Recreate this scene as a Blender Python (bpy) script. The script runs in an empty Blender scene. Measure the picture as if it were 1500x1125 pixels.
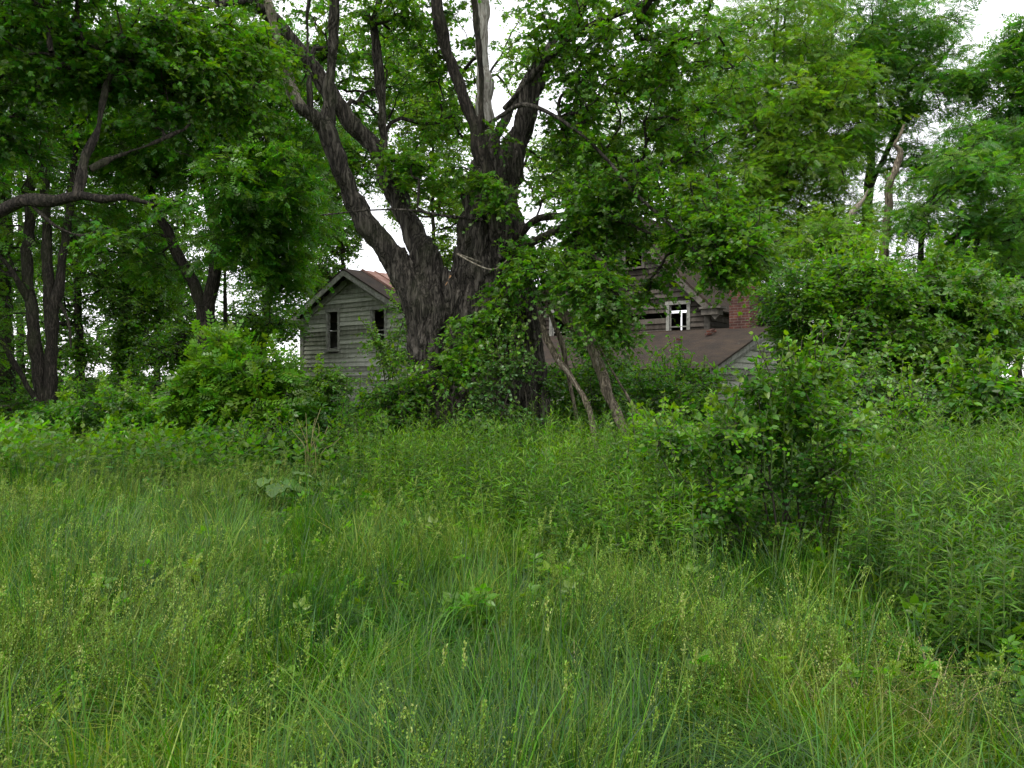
import bpy, math, random
import numpy as np
from mathutils import Vector, noise as mnoise

R = math.radians
rng = np.random.default_rng(7)
random.seed(7)
SC = bpy.context.scene
COL = SC.collection

# ------------------------------------------------------------------ camera, sky, sun, exposure
EYE = 1.6
FPX = 1167.0                      # focal length in pixels of the 1500 px wide photograph
cam_data = bpy.data.cameras.new('camera')
cam_data.sensor_width = 36
cam_data.lens = 36 * FPX / 1500
cam_data.clip_start = 0.05
cam_data.clip_end = 5000
cam = bpy.data.objects.new('camera', cam_data)
COL.objects.link(cam)
cam.location = (0, 0, EYE)
cam.rotation_euler = (R(90), 0, 0)
SC.camera = cam

SUN_EL, SUN_AZ = R(64), R(222)    # high, behind the camera and to its left, behind thin cloud
world = bpy.data.worlds.new('World')
SC.world = world
world.use_nodes = True
wn = world.node_tree
wn.nodes.clear()
wo = wn.nodes.new('ShaderNodeOutputWorld')
bg = wn.nodes.new('ShaderNodeBackground')
sky = wn.nodes.new('ShaderNodeTexSky')
sky.sky_type = 'NISHITA'
sky.sun_disc = False
sky.sun_elevation = SUN_EL
sky.sun_rotation = SUN_AZ
mixw = wn.nodes.new('ShaderNodeMix')
mixw.data_type = 'RGBA'
mixw.inputs[0].default_value = 0.8
mixw.inputs[7].default_value = (10.6, 10.4, 10.7, 1)   # even white cloud layer
wn.links.new(sky.outputs[0], mixw.inputs[6])
wn.links.new(mixw.outputs[2], bg.inputs[0])
wn.links.new(bg.outputs[0], wo.inputs[0])
bg.inputs[1].default_value = 0.12

sd = bpy.data.lights.new('sun', 'SUN')
sd.energy = 1.5
sd.angle = R(14)
sd.color = (1.0, 0.95, 0.86)
sun = bpy.data.objects.new('sun', sd)
COL.objects.link(sun)
sdir = Vector((math.sin(SUN_AZ) * math.cos(SUN_EL), math.cos(SUN_AZ) * math.cos(SUN_EL), math.sin(SUN_EL)))
sun.rotation_euler = sdir.to_track_quat('Z', 'Y').to_euler()

SC.view_settings.view_transform = 'Standard'
SC.view_settings.look = 'None'
SC.view_settings.exposure = 0.8
SC.view_settings.gamma = 1
SC.cycles.max_bounces = 7
SC.cycles.diffuse_bounces = 4
SC.cycles.glossy_bounces = 2
SC.cycles.transmission_bounces = 5
SC.cycles.transparent_max_bounces = 4
SC.cycles.caustics_reflective = False
SC.cycles.caustics_refractive = False


# ------------------------------------------------------------------ helpers
def P(px, py, d):
    return np.array([(px - 750) / FPX * d, d, EYE + (562.5 - py) / FPX * d])


def nz(v):
    return v / np.maximum(np.linalg.norm(v, axis=-1, keepdims=True), 1e-9)


def tag(o, label=None, cat=None, group=None, kind=None):
    if label: o['label'] = label
    if cat: o['category'] = cat
    if group: o['group'] = group
    if kind: o['kind'] = kind
    return o


def empty(name, loc, label, cat, group=None, rz=0.0):
    o = bpy.data.objects.new(name, None)
    COL.objects.link(o)
    o.location = [float(c) for c in loc]
    o.rotation_euler = (0, 0, rz)
    return tag(o, label, cat, group)


class MB:
    def __init__(self):
        self.v, self.f, self.n = [], [], 0

    def add(self, v, f, mat=0, rnd=0.5):
        v = np.asarray(v, float).reshape(-1, 3)
        f = np.asarray(f, int)
        if len(f) == 0: return
        r = np.broadcast_to(np.asarray(rnd, float), (len(f),))
        self.v.append(v)
        self.f.append((f + self.n, mat, r))
        self.n += len(v)

    def box(self, c, h, mat=0, rnd=0.5, ax=None):
        """box at c, half sizes h, optional axes rows"""
        s = np.array([[x, y, z] for x in (-1, 1) for y in (-1, 1) for z in (-1, 1)], float) * np.asarray(h)
        if ax is not None: s = s @ np.asarray(ax, float)
        f = [[0, 1, 3, 2], [4, 6, 7, 5], [0, 4, 5, 1], [2, 3, 7, 6], [0, 2, 6, 4], [1, 5, 7, 3]]
        self.add(s + np.asarray(c), f, mat, rnd)

    def tube(self, pts, rad, k=6, mat=0, rnd=0.5, cap=True, wob=0.0):
        pts = np.asarray(pts, float)
        n = len(pts)
        rad = np.broadcast_to(np.asarray(rad, float), (n,))
        t = nz(np.gradient(pts, axis=0))
        ref = np.array([1.0, 0.1, 0.0]) if abs(t[0][0]) < 0.8 else np.array([0.0, 1.0, 0.1])
        a = nz(np.cross(t[0], ref))
        V = np.zeros((n, k, 3))
        th = np.arange(k) * 2 * math.pi / k
        for i in range(n):
            a = a - t[i] * np.dot(a, t[i])
            a = a / max(np.linalg.norm(a), 1e-9)
            b = np.cross(t[i], a)
            r = rad[i] * (1 + wob * rng.normal(size=k)) if wob else rad[i]
            V[i] = pts[i] + (np.cos(th) * r)[:, None] * a + (np.sin(th) * r)[:, None] * b
        i, j = np.meshgrid(np.arange(n - 1), np.arange(k), indexing='ij')
        j2 = (j + 1) % k
        F = np.stack([i * k + j, i * k + j2, (i + 1) * k + j2, (i + 1) * k + j], -1).reshape(-1, 4)
        self.add(V.reshape(-1, 3), F, mat, rnd)
        if cap:
            for ring, e, s in ((0, pts[0], -1), (n - 1, pts[-1], 1)):
                vv = np.vstack([V[ring], e])
                ff = [[q, (q + 1) % k, k] if s > 0 else [(q + 1) % k, q, k] for q in range(k)]
                self.add(vv, ff, mat, rnd)

    def mesh(self, name):
        me = bpy.data.meshes.new(name)
        V = np.concatenate(self.v).astype(np.float32)
        me.vertices.add(len(V))
        me.vertices.foreach_set('co', V.ravel())
        tot = np.concatenate([np.full(len(f), f.shape[1]) for f, m, r in self.f]).astype(np.int32)
        idx = np.concatenate([f.ravel() for f, m, r in self.f]).astype(np.int32)
        mat = np.concatenate([np.full(len(f), m) for f, m, r in self.f]).astype(np.int32)
        rn = np.concatenate([r for f, m, r in self.f]).astype(np.float32)
        me.loops.add(len(idx))
        me.loops.foreach_set('vertex_index', idx)
        me.polygons.add(len(tot))
        st = np.concatenate([[0], np.cumsum(tot)[:-1]]).astype(np.int32)
        me.polygons.foreach_set('loop_start', st)
        me.polygons.foreach_set('loop_total', tot)
        me.polygons.foreach_set('material_index', mat)
        at = me.attributes.new('rnd', 'FLOAT', 'FACE')
        at.data.foreach_set('value', rn)
        me.update(calc_edges=True)
        return me

    def build(self, name, mats, parent=None, smooth=False, local=False):
        if not self.v: return None
        if parent is not None and not local:
            off = np.array(parent.location)
            self.v = [v - off for v in self.v]
        me = self.mesh(name)
        for m in (mats if isinstance(mats, (list, tuple)) else [mats]):
            me.materials.append(m)
        me.polygons.foreach_set('use_smooth', np.full(len(me.polygons), bool(smooth)))
        o = bpy.data.objects.new(name, me)
        COL.objects.link(o)
        if parent is not None: o.parent = parent
        return o


def spline(pts, step=0.25):
    """Catmull-Rom through rows (x,y,z,r)"""
    p = np.asarray(pts, float)
    if len(p) < 3:
        n = max(2, int(np.linalg.norm(p[-1, :3] - p[0, :3]) / step) + 1)
        t = np.linspace(0, 1, n)[:, None]
        return p[0] * (1 - t) + p[-1] * t
    q = np.vstack([2 * p[0] - p[1], p, 2 * p[-1] - p[-2]])
    out = []
    for i in range(1, len(q) - 2):
        n = max(2, int(np.linalg.norm(q[i + 1, :3] - q[i, :3]) / step))
        for t in np.arange(n) / n:
            a, b, c, d = q[i - 1], q[i], q[i + 1], q[i + 2]
            out.append(0.5 * ((2 * b) + (c - a) * t + (2 * a - 5 * b + 4 * c - d) * t * t + (3 * b - a - 3 * c + d) * t ** 3))
    out.append(p[-1])
    out = np.array(out)
    out[:, 3] = np.maximum(out[:, 3], 0.004)
    return out


def limb(rows, step=0.25):
    """rows (px,py,depth,radius) -> world spline"""
    l = spline([list(P(a, b, c)) + [r] for a, b, c, r in rows], step)
    o = rng.random(3) * 50
    for q in l:                                             # small crooks and swellings
        p = q[:3] * 2.6 + o
        r = q[3]
        q[:3] += np.array([mnoise.noise(p), mnoise.noise(p + 9), mnoise.noise(p + 17) * .5]) * min(.07, r * .45)
        q[3] = r * (1 + .22 * mnoise.noise(p * 1.3 + 30))
    return l


def bark_disp(V, N, amp, fs=9.0, fz=1.5):
    out = V.copy()
    for i in range(len(V)):
        x, y, z = V[i]
        w = mnoise.noise((x * 1.3, y * 1.3, z * 0.7)) * 1.2
        a = mnoise.noise((x * fs + w, y * fs + w, z * fz))
        b = mnoise.noise((x * fs * 2.3, y * fs * 2.3, z * fz * 2.6 + 7))
        c = mnoise.noise((x * 1.7, y * 1.7, z * 1.1 + 31))
        d = (0.5 - abs(a) * 2.2) * 0.9 + (0.3 - abs(b)) * 0.5 + c * 1.6
        out[i] += N[i] * d * amp
    return out


def mesh_normals(me):
    n = np.zeros(len(me.vertices) * 3, np.float32)
    me.vertex_normals.foreach_get('vector', n)
    return n.reshape(-1, 3)


def displace(o, amp, fs=9.0, fz=1.5):
    me = o.data
    v = np.zeros(len(me.vertices) * 3, np.float32)
    me.vertices.foreach_get('co', v)
    v = v.reshape(-1, 3)
    v2 = bark_disp(v, mesh_normals(me), amp, fs, fz)
    me.vertices.foreach_set('co', v2.astype(np.float32).ravel())
    me.update()


# ------------------------------------------------------------------ materials
def newmat(name):
    m = bpy.data.materials.new(name)
    m.use_nodes = True
    nt = m.node_tree
    nt.nodes.clear()
    out = nt.nodes.new('ShaderNodeOutputMaterial')
    return m, nt, out


def ramp(nt, fac, stops):
    r = nt.nodes.new('ShaderNodeValToRGB')
    els = r.color_ramp.elements
    while len(els) < len(stops): els.new(0.5)
    for e, (p, c) in zip(els, stops):
        e.position = p
        e.color = (*c, 1)
    nt.links.new(fac, r.inputs[0])
    return r.outputs[0]


def noise_tex(nt, scale, detail=4, rough=0.6, vec=None, stretch=None):
    n = nt.nodes.new('ShaderNodeTexNoise')
    n.inputs['Scale'].default_value = scale
    n.inputs['Detail'].default_value = detail
    n.inputs['Roughness'].default_value = rough
    if vec is None:
        g = nt.nodes.new('ShaderNodeNewGeometry')
        vec = g.outputs['Position']
    if stretch:
        mp = nt.nodes.new('ShaderNodeMapping')
        mp.inputs['Scale'].default_value = stretch
        nt.links.new(vec, mp.inputs[0])
        vec = mp.outputs[0]
    nt.links.new(vec, n.inputs['Vector'])
    return n.outputs['Fac']


def math_node(nt, op, a, b):
    m = nt.nodes.new('ShaderNodeMath')
    m.operation = op
    for i, x in enumerate((a, b)):
        if isinstance(x, (int, float)): m.inputs[i].default_value = x
        else: nt.links.new(x, m.inputs[i])
    return m.outputs[0]


def leaf_mat(name, stops, trans=0.5, rough=0.38, tint=(1.5, 1.6, 0.5), clump=0.5, nscale=0.9):
    m, nt, out = newmat(name)
    at = nt.nodes.new('ShaderNodeAttribute')
    at.attribute_name = 'rnd'
    n = noise_tex(nt, nscale, 2)
    f = math_node(nt, 'ADD', at.outputs['Fac'], math_node(nt, 'MULTIPLY', math_node(nt, 'SUBTRACT', n, 0.5), clump * 2))
    col = ramp(nt, f, stops)
    hv = nt.nodes.new('ShaderNodeHueSaturation')
    wn_ = nt.nodes.new('ShaderNodeTexWhiteNoise'); wn_.noise_dimensions = '1D'
    nt.links.new(at.outputs['Fac'], wn_.inputs['W'])
    nt.links.new(math_node(nt, 'ADD', math_node(nt, 'MULTIPLY', wn_.outputs['Value'], .05), .470), hv.inputs['Hue'])
    nt.links.new(math_node(nt, 'ADD', math_node(nt, 'MULTIPLY', wn_.outputs['Value'], .5), .75), hv.inputs['Value'])
    hv.inputs['Saturation'].default_value = 1.12
    nt.links.new(col, hv.inputs['Color'])
    col = hv.outputs[0]
    b = nt.nodes.new('ShaderNodeBsdfPrincipled')
    b.inputs['Roughness'].default_value = rough
    b.inputs['Specular IOR Level'].default_value = 0.55
    nt.links.new(col, b.inputs['Base Color'])
    t = nt.nodes.new('ShaderNodeBsdfTranslucent')
    mx = nt.nodes.new('ShaderNodeMix')
    mx.data_type = 'RGBA'
    mx.blend_type = 'MULTIPLY'
    mx.inputs[0].default_value = 1
    nt.links.new(col, mx.inputs[6])
    mx.inputs[7].default_value = (*tint, 1)
    nt.links.new(mx.outputs[2], t.inputs[0])
    ms = nt.nodes.new('ShaderNodeMixShader')
    ms.inputs[0].default_value = trans
    nt.links.new(b.outputs[0], ms.inputs[1])
    nt.links.new(t.outputs[0], ms.inputs[2])
    nt.links.new(ms.outputs[0], out.inputs[0])
    return m


def solid_mat(name, stops, scale=3.0, rough=0.85, bump=0.3, bscale=20, stretch=None, attr=0.0, dist=0.02, spec=0.25):
    m, nt, out = newmat(name)
    n = noise_tex(nt, scale, 6, 0.65, stretch=stretch)
    if attr:
        at = nt.nodes.new('ShaderNodeAttribute')
        at.attribute_name = 'rnd'
        n = math_node(nt, 'ADD', math_node(nt, 'MULTIPLY', n, 1 - attr), math_node(nt, 'MULTIPLY', at.outputs['Fac'], attr))
    col = ramp(nt, n, stops)
    b = nt.nodes.new('ShaderNodeBsdfPrincipled')
    b.inputs['Roughness'].default_value = rough
    b.inputs['Specular IOR Level'].default_value = spec
    nt.links.new(col, b.inputs['Base Color'])
    bp = nt.nodes.new('ShaderNodeBump')
    bp.inputs['Strength'].default_value = bump
    bp.inputs['Distance'].default_value = dist
    nt.links.new(noise_tex(nt, bscale, 5, 0.6, stretch=stretch), bp.inputs['Height'])
    nt.links.new(bp.outputs[0], b.inputs['Normal'])
    nt.links.new(b.outputs[0], out.inputs[0])
    return m


def G(r, g, b): return (r, g, b)


def bark_mat(name, dark, mid, light, scale=13, zs=.13, dist=.05, moss=.25):
    m, nt, out = newmat(name)
    g = nt.nodes.new('ShaderNodeNewGeometry')
    # wander the coordinates so the furrows weave and join
    nn = nt.nodes.new('ShaderNodeTexNoise'); nn.inputs['Scale'].default_value = 2.2; nn.inputs['Detail'].default_value = 3
    nt.links.new(g.outputs['Position'], nn.inputs['Vector'])
    va = nt.nodes.new('ShaderNodeVectorMath'); va.operation = 'MULTIPLY_ADD'
    nt.links.new(nn.outputs['Color'], va.inputs[0]); va.inputs[1].default_value = (.16, .16, .5)
    nt.links.new(g.outputs['Position'], va.inputs[2])
    def ridge(sc, det):
        t = noise_tex(nt, sc, det, .55, va.outputs[0], (1, 1, zs))
        return math_node(nt, 'ABSOLUTE', math_node(nt, 'MULTIPLY', math_node(nt, 'SUBTRACT', t, .5), 5.0), 0)
    r1, r2 = ridge(scale, 2), ridge(scale * 2.7, 3)
    h = math_node(nt, 'ADD', math_node(nt, 'MULTIPLY', math_node(nt, 'MINIMUM', r1, 1.0), .7), math_node(nt, 'MULTIPLY', math_node(nt, 'MINIMUM', r2, 1.0), .3))
    col = ramp(nt, h, [(.05, dark), (.35, mid), (.85, light)])
    mo = ramp(nt, noise_tex(nt, 1.3, 5, .6), [(.5, G(0, 0, 0)), (.68, G(moss, moss, moss))])
    mx = nt.nodes.new('ShaderNodeMix'); mx.data_type = 'RGBA'
    nt.links.new(mo, mx.inputs[0]); nt.links.new(col, mx.inputs[6]); mx.inputs[7].default_value = (.07, .09, .035, 1)
    b = nt.nodes.new('ShaderNodeBsdfPrincipled'); b.inputs['Roughness'].default_value = .9
    b.inputs['Specular IOR Level'].default_value = .2
    nt.links.new(mx.outputs[2], b.inputs['Base Color'])
    bp = nt.nodes.new('ShaderNodeBump'); bp.inputs['Strength'].default_value = 1; bp.inputs['Distance'].default_value = dist
    nt.links.new(h, bp.inputs['Height']); nt.links.new(bp.outputs[0], b.inputs['Normal'])
    nt.links.new(b.outputs[0], out.inputs[0])
    return m


M = {}
M['maple'] = leaf_mat('maple_leaf', [(0.15, G(0.052, 0.118, 0.023)), (0.5, G(0.081, 0.187, 0.029)), (0.9, G(0.149, 0.291, 0.039))])
M['near_dark'] = leaf_mat('dark_leaf', [(0.15, G(0.046, 0.117, 0.022)), (0.5, G(0.073, 0.183, 0.030)), (0.95, G(0.155, 0.316, 0.045))])
M['ash'] = leaf_mat('ash_leaf', [(0.1, G(0.049, 0.117, 0.023)), (0.5, G(0.082, 0.191, 0.029)), (0.95, G(0.154, 0.294, 0.039))])
M['locust'] = leaf_mat('locust_leaf', [(0.1, G(0.080, 0.164, 0.036)), (0.5, G(0.136, 0.260, 0.046)), (0.95, G(0.228, 0.365, 0.054))])
M['walnut'] = leaf_mat('walnut_leaf', [(0.1, G(0.048, 0.124, 0.032)), (0.5, G(0.086, 0.201, 0.040)), (0.95, G(0.152, 0.307, 0.054))])
M['bright'] = leaf_mat('young_leaf', [(0.1, G(.042, .105, .018)), (0.5, G(.082, .185, .028)), (0.95, G(.15, .29, .045))], trans=.42, tint=(1.3, 1.4, .5))
M['shrub'] = leaf_mat('shrub_leaf', [(0.1, G(0.041, 0.109, 0.023)), (0.5, G(0.081, 0.192, 0.031)), (0.95, G(0.162, 0.307, 0.039))])
M['shrub_blue'] = leaf_mat('glossy_shrub_leaf', [(0.1, G(0.045, 0.106, 0.031)), (0.6, G(0.081, 0.176, 0.044)), (0.95, G(0.178, 0.310, 0.066))], trans=.3, rough=.4)
M['burdock'] = leaf_mat('burdock_leaf', [(0.1, G(0.054, 0.128, 0.040)), (0.9, G(0.095, 0.192, 0.050))], trans=.2)
M['weed'] = leaf_mat('goldenrod_leaf', [(0.15, G(.022, .066, .013)), (0.5, G(.054, .140, .016)), (0.95, G(.16, .30, .026))], nscale=1.6, trans=.42, tint=(1.35, 1.4, .4), rough=.5, clump=.6)
M['grass'] = leaf_mat('grass_blade', [(0.0, G(.016, .055, .014)), (0.3, G(.044, .122, .016)), (0.75, G(.108, .225, .024)), (1.05, G(.23, .28, .06))], trans=.42, clump=.7, nscale=1.0, tint=(1.3, 1.4, .35), rough=.55)
M['seed'] = leaf_mat('seed_head', [(0.1, G(.12, .21, .035)), (0.6, G(.20, .31, .06)), (1.0, G(.40, .42, .19))], trans=.3, clump=.2, rough=.6)
M['straw'] = leaf_mat('straw', [(0.1, G(.15, .135, .06)), (1.0, G(.30, .25, .13))], trans=.2, clump=.2)
M['bark'] = bark_mat('furrowed_grey_brown_bark', G(.012, .011, .009), G(.060, .053, .043), G(.15, .135, .112), 12, .12, .06)
M['bark_dark'] = bark_mat('dark_bark', G(.010, .009, .007), G(.034, .029, .023), G(.075, .064, .05), 18, .16, .03)
M['dead'] = bark_mat('bare_dead_wood', G(.10, .085, .065), G(.25, .22, .17), G(.36, .33, .27), 16, .06, .02, .1)
M['log'] = bark_mat('weathered_log', G(.045, .036, .026), G(.16, .133, .095), G(.31, .26, .19), 20, .07, .025, .35)
M['silver'] = bark_mat('silver_grey_bare_wood', G(.16, .14, .12), G(.38, .36, .32), G(.50, .48, .44), 14, .05, .02, .05)
M['rot'] = solid_mat('orange_rotten_wood', [(0.35, G(.20, .10, .05)), (0.7, G(.50, .30, .15))], 9, bump=.8, bscale=20)
M['twig'] = solid_mat('twig', [(0.3, G(.03, .027, .019)), (0.7, G(.085, .075, .055))], 5, bump=.2)
M['stem'] = solid_mat('green_stem', [(0.3, G(.06, .12, .03)), (0.7, G(.12, .17, .05))], 5, bump=.1)
M['siding'] = solid_mat('weathered_white_clapboard', [(0.25, G(.12, .125, .09)), (0.5, G(.31, .32, .265)), (0.75, G(.47, .48, .41))], 5, bump=.3, bscale=14, stretch=(1.6, 1.6, .5), attr=.45, dist=.003)
M['siding_brown'] = solid_mat('bare_brown_clapboard', [(0.3, G(.018, .015, .011)), (0.5, G(.042, .034, .026)), (0.78, G(.12, .105, .088))], 5, bump=.3, bscale=14, stretch=(1.6, 1.6, .5), attr=.4, dist=.003)
M['trim'] = solid_mat('peeling_white_trim', [(0.3, G(.13, .13, .11)), (0.6, G(.32, .32, .285))], 7, bump=.4, bscale=25, dist=.006)
M['trim_brown'] = solid_mat('grey_bare_trim', [(0.3, G(.06, .053, .043)), (0.7, G(.18, .165, .14))], 7, bump=.4, bscale=25, dist=.006)
M['rust'] = solid_mat('rusty_metal_roof', [(0.3, G(.16, .085, .065)), (0.5, G(.27, .15, .12)), (0.7, G(.36, .25, .22))], 2.5, bump=.2, rough=.6)
M['rust_edge'] = solid_mat('bright_rust', [(0.3, G(.28, .08, .035)), (0.7, G(.42, .16, .08))], 6, bump=.2)
M['inner'] = solid_mat('dark_light_block', [(0.3, G(.03, .026, .022)), (0.7, G(.07, .06, .05))], 2, bump=.1)  # dark finish of the panels added to darken the window openings


def shingle_mat():
    m, nt, out = newmat('brown_asphalt_shingle')
    tc = nt.nodes.new('ShaderNodeTexCoord')
    br = nt.nodes.new('ShaderNodeTexBrick')
    mp = nt.nodes.new('ShaderNodeMapping')
    mp.inputs['Scale'].default_value = (1, 1, 1)
    nt.links.new(tc.outputs['Object'], mp.inputs[0])
    nt.links.new(mp.outputs[0], br.inputs['Vector'])
    br.inputs['Scale'].default_value = 1
    br.inputs['Brick Width'].default_value = .3
    br.inputs['Row Height'].default_value = .14
    br.inputs['Mortar Size'].default_value = .008
    br.inputs['Color1'].default_value = (.024, .017, .010, 1)
    br.inputs['Color2'].default_value = (.036, .026, .015, 1)
    br.inputs['Mortar'].default_value = (.03, .022, .018, 1)
    n = noise_tex(nt, 2.2, 8, .7)
    c2 = ramp(nt, n, [(.3, (.45, .42, .42)), (.6, (1.15, 1.0, .95)), (.75, (1.8, 1.7, 1.4))])
    mx = nt.nodes.new('ShaderNodeMix'); mx.data_type = 'RGBA'; mx.blend_type = 'MULTIPLY'; mx.inputs[0].default_value = 1
    nt.links.new(br.outputs['Color'], mx.inputs[6]); nt.links.new(c2, mx.inputs[7])
    b = nt.nodes.new('ShaderNodeBsdfPrincipled'); b.inputs['Roughness'].default_value = .95
    nt.links.new(mx.outputs[2], b.inputs['Base Color'])
    bp = nt.nodes.new('ShaderNodeBump'); bp.inputs['Strength'].default_value = .6; bp.inputs['Distance'].default_value = .02
    nt.links.new(math_node(nt, 'ADD', br.outputs['Fac'], noise_tex(nt, 40, 4)), bp.inputs['Height'])
    nt.links.new(bp.outputs[0], b.inputs['Normal'])
    nt.links.new(b.outputs[0], out.inputs[0])
    return m


def brick_mat():
    m, nt, out = newmat('red_brick')
    tc = nt.nodes.new('ShaderNodeTexCoord')
    sep = nt.nodes.new('ShaderNodeSeparateXYZ')
    nt.links.new(tc.outputs['Object'], sep.inputs[0])
    cb = nt.nodes.new('ShaderNodeCombineXYZ')
    nt.links.new(math_node(nt, 'ADD', sep.outputs[0], sep.outputs[1]), cb.inputs[0])
    nt.links.new(sep.outputs[2], cb.inputs[1])
    br = nt.nodes.new('ShaderNodeTexBrick')
    nt.links.new(cb.outputs[0], br.inputs['Vector'])
    br.inputs['Scale'].default_value = 1
    br.inputs['Brick Width'].default_value = .22
    br.inputs['Row Height'].default_value = .075
    br.inputs['Mortar Size'].default_value = .009
    br.inputs['Color1'].default_value = (.15, .048, .030, 1)
    br.inputs['Color2'].default_value = (.08, .030, .023, 1)
    br.inputs['Mortar'].default_value = (.16, .12, .10, 1)
    n = noise_tex(nt, 5, 6, .7)
    c2 = ramp(nt, n, [(.35, (.45, .4, .38)), (.6, (1.1, 1.1, 1.1))])
    mx = nt.nodes.new('ShaderNodeMix'); mx.data_type = 'RGBA'; mx.blend_type = 'MULTIPLY'; mx.inputs[0].default_value = 1
    nt.links.new(br.outputs['Color'], mx.inputs[6]); nt.links.new(c2, mx.inputs[7])
    b = nt.nodes.new('ShaderNodeBsdfPrincipled'); b.inputs['Roughness'].default_value = .9
    nt.links.new(mx.outputs[2], b.inputs['Base Color'])
    bp = nt.nodes.new('ShaderNodeBump'); bp.inputs['Strength'].default_value = .8; bp.inputs['Distance'].default_value = .02
    bp.invert = True
    nt.links.new(br.outputs['Fac'], bp.inputs['Height'])
    nt.links.new(bp.outputs[0], b.inputs['Normal'])
    nt.links.new(b.outputs[0], out.inputs[0])
    return m


M['shingle'] = shingle_mat()
M['brick'] = brick_mat()
M['soil'] = solid_mat('soil_and_litter', [(0.3, G(.03, .035, .015)), (0.55, G(.06, .065, .028)), (0.75, G(.12, .095, .05))], 1.2, bump=.6, bscale=12, dist=.05)

# ------------------------------------------------------------------ ground
def ground_z(x, y):
    return 0.05 * np.sin(x * .7 + 1) * np.cos(y * .5) + 0.03 * np.sin(x * 1.9 + y * 1.3)


gm = MB()
xs = np.concatenate([[-1500, -300, -90], np.linspace(-40, 40, 81), [90, 300, 1500]])
ys = np.concatenate([[-1500, -300, -60], np.linspace(-10, 60, 71), [120, 400, 3000]])
X, Y = np.meshgrid(xs, ys, indexing='ij')
Zg = ground_z(X, Y) * (np.abs(X) < 60) * (Y < 100) * (Y > -20)
nx, ny = X.shape
i, j = np.meshgrid(np.arange(nx - 1), np.arange(ny - 1), indexing='ij')
Fg = np.stack([i * ny + j, (i + 1) * ny + j, (i + 1) * ny + j + 1, i * ny + j + 1], -1).reshape(-1, 4)
gm.add(np.stack([X, Y, Zg], -1), Fg)
tag(gm.build('ground', M['soil'], smooth=True), 'dark soil and leaf litter under the tall grass', 'ground', kind='structure')

# ------------------------------------------------------------------ the abandoned farmhouse
HA = R(38)
U = np.array([math.sin(HA), math.cos(HA)])
Vv = np.array([math.cos(HA), -math.sin(HA)])
ORG = np.array([5.97, 24.0])                       # front right corner of the main block
house = empty('farmhouse', (ORG[0], ORG[1], 0), 'abandoned wooden farmhouse with peeling clapboards, rusty roof and brick chimney behind the trees', 'house', rz=-HA)


def clap(mb, a, b, z0, top, openings=(), nrm=(0, -1), sag=0.016, exp=0.16, missing=0.0):
    """clapboards from point a to b (house x,y); top(s) height; openings (s0,s1,z0,z1)"""
    a, b, nrm = np.array(a, float), np.array(b, float), np.array(nrm, float)
    L = np.linalg.norm(b - a)
    d = (b - a) / L
    z = z0
    while z < max(top(s) for s in np.linspace(0, L, 41)):
        z1 = z + exp
        ss = [s for s in np.linspace(0, L, 161) if top(s) > z + exp * .5]
        if ss:
            segs = [(ss[0], ss[-1])]
            for o in openings:
                if z1 > o[2] + .02 and z < o[3] - .02:
                    ns = []
                    for q in segs:
                        if o[1] <= q[0] or o[0] >= q[1]: ns.append(q)
                        else:
                            if o[0] > q[0]: ns.append((q[0], o[0]))
                            if o[1] < q[1]: ns.append((o[1], q[1]))
                    segs = ns
            for s0, s1 in segs:
                cuts = [s0]
                while cuts[-1] < s1 - 2.2: cuts.append(cuts[-1] + random.uniform(1.2, 3.0))
                if cuts[-1] > s1 - .3 and len(cuts) > 1: cuts.pop()
                cuts.append(s1)
                for c0, c1 in zip(cuts[:-1], cuts[1:]):
                    if missing and random.random() < missing: continue
                    e0, e1 = random.uniform(-sag, sag), random.uniform(-sag, sag)
                    pr = random.uniform(.034, .052)
                    c1 -= .004
                    vs = []
                    for s, e in ((c0, e0), (c1, e1)):
                        p = a + d * s
                        for zz, off in ((z + e, pr), (z1 + .004 + e, .002), (z1 + .004 + e, -.03), (z + e, -.03)):
                            vs.append([p[0] + nrm[0] * off, p[1] + nrm[1] * off, zz])
                    mb.add(vs, [[0, 4, 5, 1], [1, 5, 6, 2], [2, 6, 7, 3], [3, 7, 4, 0], [0, 1, 2, 3], [4, 7, 6, 5]], 0, random.random())
        z = z1


def window(parent, c, w, z0, z1, matn, d=(1, 0), nrm=(0, -1), sash=True, tilt=0):
    """c = (x,y) middle of the opening on the wall face"""
    c, d, nrm = np.array(c, float), np.array(d, float), np.array(nrm, float)
    ax = np.array([[d[0], d[1], 0], [nrm[0], nrm[1], 0], [0, 0, 1]])
    mb = MB()
    def bx(s, z, hs, hz, off, hd):
        mb.box([c[0] + d[0] * s + nrm[0] * off, c[1] + d[1] * s + nrm[1] * off, z], (hs, hd, hz), 0, random.random(), ax)
    zc, hh = (z0 + z1) / 2, (z1 - z0) / 2
    bx(-w / 2 - .05, zc, .055, hh + .002, .02, .03)
    bx(w / 2 + .05, zc, .055, hh + .002, .02, .03)
    bx(0, z1 + .06, w / 2 + .13, .055, .025, .035)
    fr = mb.build('window', M[matn], parent, local=True)
    sm = MB(); mb = sm
    mb.box([c[0] + nrm[0] * .05, c[1] + nrm[1] * .05, z0 - .035], (w / 2 + .13, .06, .03), 0, .5, ax)
    sm.build('sill', M[matn], fr, local=True)
    if sash:
        mb = MB()
        bx(-w / 2 + .02, zc, .02, hh, -.03, .015)
        bx(w / 2 - .02, zc, .02, hh, -.03, .015)
        bx(0, z0 + .03, w / 2 - .041, .03, -.03, .015)
        bx(0, z0 + hh, w / 2 - .041, .018, -.03, .015)
        mb.build('sash', M[matn], fr, local=True)
    return fr


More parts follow.
